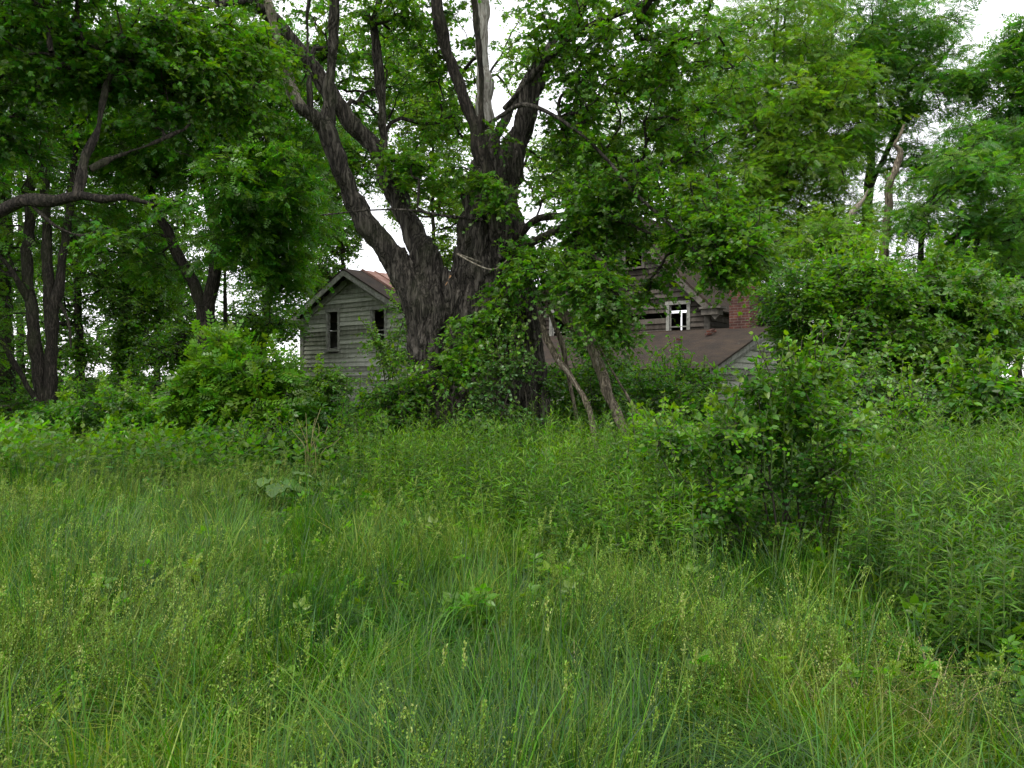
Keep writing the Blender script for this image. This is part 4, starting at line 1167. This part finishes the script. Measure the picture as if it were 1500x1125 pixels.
shrub('low tangled bush behind the big leaved plant', 450, 12.8, [(440, 660, 12.8, 50, 24, .5, 34), (500, 670, 12.4, 50, 24, .5, 30), (390, 655, 13.4, 40, 22, .5, 24), (550, 690, 11.8, 50, 20, .4, 24)], 'ovate', 'shrub', size=.085, L=.35)

# the clump of dry pale stalks
ds = empty('dry_stalks', P(455, 562.5, 12) * [1, 1, 0], 'clump of dry straw coloured stalks fanning out left of the maple', 'dry stalks')
sm = MB()
for (x0, y0, x1, y1) in [(452, 660, 436, 615), (455, 660, 470, 598), (450, 655, 448, 605), (458, 665, 480, 625), (447, 660, 425, 628), (462, 660, 462, 612), (456, 655, 466, 620), (470, 665, 500, 640)]:
    d = 11.6 + rng.uniform(-.2, .2)
    l = limb([(x0, 720, d, .006), (x0, y0, d, .006), ((x0 + x1) / 2 + rng.normal() * 2, (y0 + y1) / 2, d, .005), (x1, y1, d, .002)], .1)
    sm.tube(l[:, :3], l[:, 3], 4)
sm.build('stalk', M['straw'], ds)

# burdock: a rosette of big crinkled leaves
bd = empty('burdock_plant', P(420, 562.5, 9.6) * [1, 1, 0], 'low plant with a rosette of very large crinkled grey green leaves in the grass', 'plant')
def bigleaf(base, az, stalk, size, tilt):
    m = MB()
    a = np.array([math.cos(az), math.sin(az), 0])
    s = np.array([-math.sin(az), math.cos(az), 0])
    top = base + a * stalk * .6 + np.array([0, 0, stalk * .75])
    l = spline([[*base, .008], [*(base + a * stalk * .25 + np.array([0, 0, stalk * .5])), .007], [*top, .006]], .08)
    m.tube(l[:, :3], l[:, 3], 5, 1)
    nu, nv = 12, 9
    V = []
    for i_ in range(nu):
        t = i_ / (nu - 1)
        wd = size * .48 * math.sin(math.pi * min(1, (t * .93 + .07)) ** .75) ** .8 * (1 + .10 * math.sin(t * 19))
        for j_ in range(nv):
            q = j_ / (nv - 1) * 2 - 1
            p = top + a * size * (t - .12) * math.cos(tilt) + s * wd * q + np.array([0, 0, size * (-(t ** 2) * math.sin(tilt) * .8 + .10 * abs(q) + .035 * math.sin(t * 23 + q * 8) + .03 * math.sin(q * 15))])
            V.append(p)
    F = [[i_ * nv + j_, (i_ + 1) * nv + j_, (i_ + 1) * nv + j_ + 1, i_ * nv + j_ + 1] for i_ in range(nu - 1) for j_ in range(nv - 1)]
    m.add(V, F, 0, random.random())
    m.build('leaf', [M['burdock'], M['stem']], bd, smooth=True)
for q in range(20):
    b = P(420, 562.5, 9.6) * [1, 1, 0] + np.array([rng.normal() * .28, rng.normal() * .16, 0])
    bigleaf(b, q * 2.4 + rng.normal() * .3, rng.uniform(.3, .66), rng.uniform(.2, .36), rng.uniform(.3, .8))
BUR = P(420, 562.5, 9.6)
#@@GRASS
# ------------------------------------------------------------------ tall weeds (goldenrod stand)
def pxof(x, y): return 750 + x / y * FPX


def in_weeds(x, y):  # ragged stand of weeds, nearest at the right
    p = pxof(x, y)
    n_ = .5 * np.sin(p / 61.) + .35 * np.sin(p / 17. + 1) + .2 * np.sin(p / 7.)
    a = (p > 500) & (p < 1020) & (y > 6.1 + .6 * n_ - np.clip((p - 760) / 300, 0, .7) + np.clip((800 - p) / 90, 0, 3.6)) & (y < 13.2)
    b = (p > 1225) & (y > 4.2 + .5 * n_ + np.clip((1400 - p) / 200, 0, 1)) & (y < 12.0)
    c = (p > 980) & (p < 1330) & (y > 6.9) & (y < 11)
    return a | b | c


def stalks(mb, x, y, h, nleaf, ll, tpl='lance', tuft=True, lean=.1, mat=0, smat=1, r0=.003, start=.1, rmean=.45):
    n = len(x)
    base = np.stack([x, y, ground_z(x, y)], 1)
    az = rng.uniform(0, 6.28, n)
    ln = rng.normal(size=n) * lean
    tipo = np.stack([np.cos(az) * ln * h, np.sin(az) * ln * h, h], 1)
    # stem: 3 sided
    t = np.array([0, .5, 1.0])
    pts = base[:, None] + np.stack([tipo[:, 0:1] * t ** 2, tipo[:, 1:2] * t ** 2, tipo[:, 2:3] * t], -1)
    ring = np.array([[1, 0, 0], [-.5, .87, 0], [-.5, -.87, 0]])
    rr = r0 * np.array([1.2, .9, .4])
    V = pts[:, :, None] + ring[None, None] * rr[None, :, None, None]
    F = np.array([[i_ * 3 + j_, i_ * 3 + (j_ + 1) % 3, (i_ + 1) * 3 + (j_ + 1) % 3, (i_ + 1) * 3 + j_] for i_ in range(2) for j_ in range(3)])
    b = (np.arange(n) * 9)[:, None, None]
    mb.v.append(V.reshape(-1, 3)); mb.f.append(((F[None] + b).reshape(-1, 4) + mb.n, smat, np.full(n * 6, .5))); mb.n += n * 9
    tone = rng.random(n)
    ph = rng.uniform(0, 6.28, n)
    for k in range(nleaf):
        f = start + (1 - start) * (k + .5) / nleaf
        f = np.clip(f + rng.normal(size=n) * .02, 0, 1)
        p = base + np.stack([tipo[:, 0] * f ** 2, tipo[:, 1] * f ** 2, tipo[:, 2] * f], 1)
        an = ph + k * 2.4
        elev = -.25 + 1.25 * f ** 2.5 + rng.normal(size=n) * .2
        a = np.stack([np.cos(an) * np.cos(elev), np.sin(an) * np.cos(elev), np.sin(elev)], 1)
        size = ll * (.75 + .35 * np.sin(f * 3)) * rng.uniform(.75, 1.2, n)
        place(mb, tpl, p, a, nz(np.array([0, 0, 1.0]) + rng.normal(size=(n, 3)) * .3 - a * .2), size, np.clip(.3 * tone + rmean * f + .2 * rng.random(n), 0, 1), mat)


def scatter(n, y0, y1, keep, spread=.80, clump=.8, pw=1.0):
    n = int(n * 1.22)
    m = int(n * 6)
    y = y0 + (y1 - y0) * rng.random(m) ** pw
    x = (rng.random(m) * 2 - 1) * (spread * y + 1.9)
    k = keep(x, y)
    x, y = x[k], y[k]
    return x[:n], y[:n]


lance = (np.array([(0, 0, 0), (.075, .35, .03), (0, 1, -.28), (-.075, .35, .03), (0, .4, 0)], float), [[0, 1, 4], [1, 2, 4], [2, 3, 4], [3, 0, 4]])
wm = MB()
x, y = scatter(4600, 3.5, 13.3, in_weeds)
hv = (rng.normal(.92, .14, len(x)) + .28 * (rng.random(len(x)) < .12)) * (1 + .18 * np.array([mnoise.noise((a * .9, b * .9, 0)) for a, b in zip(x, y)]))
hv = np.where((pxof(x, y) > 1215) & (y < 6), hv * .9, hv)
edge_ = ~(in_weeds(x, y - .7))
hv = np.where(edge_, hv * rng.uniform(.5, 1, len(x)), hv)
stalks(wm, x, y, np.clip(hv, .3, 1.4), 38, .10, lance)
tag(wm.build('goldenrod', [M['weed'], M['stem']]), 'stand of tall narrow leaved weeds across the middle and right of the field', 'weeds', kind='stuff')

# broadleaf herbs mixed low into the grass and the edge of the weeds
hm = MB()
edge = lambda x, y: (rng.random(len(x)) < np.where(in_weeds(x, y + .8) | in_weeds(x, y - .6), .9, .10))
x, y = scatter(2600, 3.3, 14, edge)
stalks(hm, x, y, rng.uniform(.18, .42, len(x)), 9, .10, 'tri', lean=.25, start=.35)
x, y = scatter(900, 11, 22, lambda x, y: (pxof(x, y) < 640))
stalks(hm, x, y, rng.uniform(.4, .95, len(x)), 14, .13, 'ovate', lean=.2, start=.25)
tag(hm.build('herbs', [M['shrub'], M['stem']]), 'low broad leaved herbs and seedlings among the grass', 'ground cover', kind='stuff')

# ------------------------------------------------------------------ grass
def blades(mb, x, y, h, w, bend, rnd, mat=0, az=None):
    n = len(x)
    base = np.stack([x, y, ground_z(x, y) - .01], 1)
    if az is None: az = rng.uniform(0, 6.28, n)
    d = np.stack([np.cos(az), np.sin(az), np.zeros(n)], 1)
    s = np.stack([-np.sin(az + rng.normal(size=n) * .5), np.cos(az), rng.normal(size=n) * .1], 1)
    t = np.array([0, .35, .65, .88, 1.0])
    wid = np.array([.8, 1, .8, .45, 0])
    hor = (bend * h)[:, None] * t ** 2.2
    ver = h[:, None] * (t - .55 * np.clip(bend, 0, 1.2)[:, None] ** 1.5 * t ** 3)
    c = base[:, None] + d[:, None] * hor[..., None] + np.array([0, 0, 1.0]) * ver[..., None]
    Lp = c[:, :4] + s[:, None] * (w[:, None] * wid[:4] * .5)[..., None]
    Rp = c[:, :4] - s[:, None] * (w[:, None] * wid[:4] * .5)[..., None]
    V = np.concatenate([Lp, Rp, c[:, 4:]], 1)            # 9 verts
    b = (np.arange(n) * 9)[:, None, None]
    Q = np.array([[i_, i_ + 4, i_ + 5, i_ + 1] for i_ in range(3)])
    mb.v.append(V.reshape(-1, 3))
    mb.f.append(((Q[None] + b).reshape(-1, 4) + mb.n, mat, np.repeat(rnd, 3)))
    T = np.array([[3, 7, 8]])
    mb.f.append(((T[None] + b).reshape(-1, 3) + mb.n, mat, rnd))
    mb.n += n * 9


def gnoise(x, y, s, o=0): return np.array([mnoise.noise((a * s, b * s, o)) for a, b in zip(x, y)])


gr = MB()
def grass_field(n, y0, y1, pw, wmin, wmax, hmul=1.0):
    x, y = scatter(n, y0, y1, lambda x, y: (rng.random(len(x)) < np.where(in_weeds(x, y), .35, 1.0)), pw=pw)
    k_ = ((x - BUR[0] * y / BUR[1]) ** 2 > .10) | (y < 8.9) | (y > 10)
    x, y = x[k_], y[k_]
    # gather into tufts
    cx_, cy_ = np.round(x / .11) * .11, np.round(y / .11) * .11
    jx = np.sin(cx_ * 91.7 + cy_ * 37.3) * .05; jy = np.cos(cx_ * 53.1 - cy_ * 71.9) * .05
    x = x + (cx_ + jx - x) * .35; y = y + (cy_ + jy - y) * .35
    g = gnoise(x, y, .55); g2 = gnoise(x, y, 2.1, 5)
    h = rng.gamma(6, .050, len(x)) * (1 + .40 * g + .65 * g2) * hmul
    p = pxof(x, y)
    tramp = np.exp(-((p - 1290) / 170) ** 2 - ((y - 3.9) / .7) ** 2)          # flattened patch at lower right
    h = h * (1 - .55 * tramp)
    h = h * (1 - .4 * np.exp(-((p - 420) / 55) ** 2 - ((y - 8.4) / .9) ** 2))
    h = np.clip(h, .08, .75)
    w = rng.uniform(wmin, wmax, len(x))
    lay = np.clip(gnoise(x, y, .75, 40) * 2 + .1, 0, 1)                        # wind lodged swathes
    bend = np.clip(rng.gamma(2.0, .30, len(x)) + tramp * .5 + lay * .6, .05, 1.5)
    az = np.where(rng.random(len(x)) < .6, gnoise(x, y, .5, 60) * 9 + rng.normal(size=len(x)) * .45, rng.uniform(0, 6.28, len(x)))
    tone = np.clip(.36 + .27 * rng.normal(size=len(x)) + .22 * g2 + .25 * tramp, 0, 1)
    blades(gr, x, y, h, w, bend, tone, 0, az)
grass_field(270000, 1.3, 8, .95, .0028, .0065)
grass_field(170000, 6, 16, .9, .005, .010)
grass_field(60000, 14, 30, .9, .010, .018, 1.1)
# coarse tussocks whose blades arch outward
for (nt_, ya, yb, ww_, hm_) in ((900, 1.6, 7, .008, .46), (800, 6, 14, .010, .48), (500, 5, 9, .009, .52)):
    x, y = scatter(nt_, ya, yb, (lambda x, y: rng.random(len(x)) < np.clip(.4 + 1.4 * gnoise(x, y, .5, 20), 0, 1)) if nt_ != 500 else (lambda x, y: (pxof(x, y) > 980) & (pxof(x, y) < 1320) & (y < 6.6)))
    m_ = 34
    tone_ = np.repeat(rng.uniform(0, .75, len(x)), m_)
    hh_ = np.repeat(rng.normal(hm_, .09, len(x)), m_)
    x = np.repeat(x, m_); y = np.repeat(y, m_)
    az_ = rng.uniform(0, 6.28, len(x)); r_ = np.abs(rng.normal(size=len(x))) * .035
    blades(gr, x + np.cos(az_) * r_, y + np.sin(az_) * r_, np.clip(hh_ * rng.uniform(.5, 1.15, len(x)), .1, .8), rng.uniform(.55, 1.2, len(x)) * ww_, np.clip(rng.gamma(2.5, .3, len(x)), .1, 1.6), np.clip(tone_ + rng.normal(size=len(x)) * .12, 0, 1), 0, az_)
# dead straw at the bottom of the sward
x, y = scatter(9000, 1.5, 12, lambda x, y: rng.random(len(x)) < .14 + .6 * np.exp(-((pxof(x, y) - 1270) / 200) ** 2 - ((y - 3.9) / .9) ** 2))
blades(gr, x, y, rng.uniform(.2, .5, len(x)), rng.uniform(.003, .006, len(x)), rng.uniform(.5, 1.6, len(x)), rng.random(len(x)), 1)
tag(gr.build('grass', [M['grass'], M['straw']]), 'tall uncut meadow grass covering the foreground', 'grass', kind='stuff')

# flowering grass: thin culms with panicles or dense spikes
sg = MB()
def culms(n, y0, y1, kind, pw=.9, hm=.72):
    x, y = scatter(n, y0, y1, lambda x, y: rng.random(len(x)) < np.clip(.35 + 1.5 * gnoise(x, y, .7, 9), .04, 1) * np.where(in_weeds(x, y), .25, 1), pw=pw)
    n = len(x)
    h = rng.normal(hm, .10, n)
    base = np.stack([x, y, ground_z(x, y)], 1)
    az = rng.normal(.3, 1.2, n)
    d = np.stack([np.cos(az), np.sin(az), np.zeros(n)], 1)
    ln = np.abs(rng.normal(size=n)) * .22
    def at(t): return base + d * (ln * h * t ** 2.2)[:, None] + np.array([0, 0, 1.0]) * (h * (t - .12 * ln * t ** 3))[:, None]
    t = [0, .4, .75, 1.0]
    pts = np.stack([at(q) for q in t], 1)
    ring = np.array([[1, 0, 0], [-.5, .87, 0], [-.5, -.87, 0]])
    rr = np.array([.0016, .0014, .0011, .0006]) * (1 + y[:, None] * .05)
    V = pts[:, :, None] + ring[None, None] * rr[:, :, None, None]
    F = np.array([[i_ * 3 + j_, i_ * 3 + (j_ + 1) % 3, (i_ + 1) * 3 + (j_ + 1) % 3, (i_ + 1) * 3 + j_] for i_ in range(3) for j_ in range(3)])
    b = (np.arange(n) * 12)[:, None, None]
    sg.v.append(V.reshape(-1, 3)); sg.f.append(((F[None] + b).reshape(-1, 4) + sg.n, 0, np.full(n * 9, .15))); sg.n += n * 12
    tone = rng.random(n) ** 1.5
    big = (1 + .035 * y)
    for k in range(26 if kind == 'panicle' else 34):
        if kind == 'panicle':
            f = .74 + .26 * rng.random(n)
            off = rng.normal(size=(n, 3)) * np.array([.022, .022, .006]) * ((1.04 - f) / .2)[:, None]
            sz = rng.uniform(.005, .009, n) * big
        elif kind == 'spike':
            f = .86 + .14 * k / 34 + rng.normal(size=n) * .004
            off = rng.normal(size=(n, 3)) * np.array([.004, .004, .002])
            sz = rng.uniform(.010, .014, n) * big
        else:
            f = np.where(rng.random(n) < .6, .93 + .07 * rng.random(n), .84 + .05 * rng.random(n))
            off = rng.normal(size=(n, 3)) * np.array([.010, .010, .008])
            sz = rng.uniform(.007, .011, n) * big
        a = nz(d * .3 + np.array([0, 0, .8]) + rng.normal(size=(n, 3)) * (.6 if kind != 'spike' else .3))
        place(sg, TPL['quad'], at(f) + off, a, rng.normal(size=(n, 3)), sz, np.clip(.6 * tone + .4 * rng.random(n) - (.1 if kind == 'panicle' else 0), 0, 1), 0)
culms(5600, 1.7, 12, 'panicle', hm=.43)
culms(2000, 1.8, 14, 'tuft', hm=.52)
culms(500, 1.9, 9, 'spike', hm=.60)
culms(5000, 9, 26, 'tuft', pw=.8, hm=.58)
tag(sg.build('seed_heads', M['seed']), 'pale flowering grass heads standing above the meadow grass', 'grass', kind='stuff')
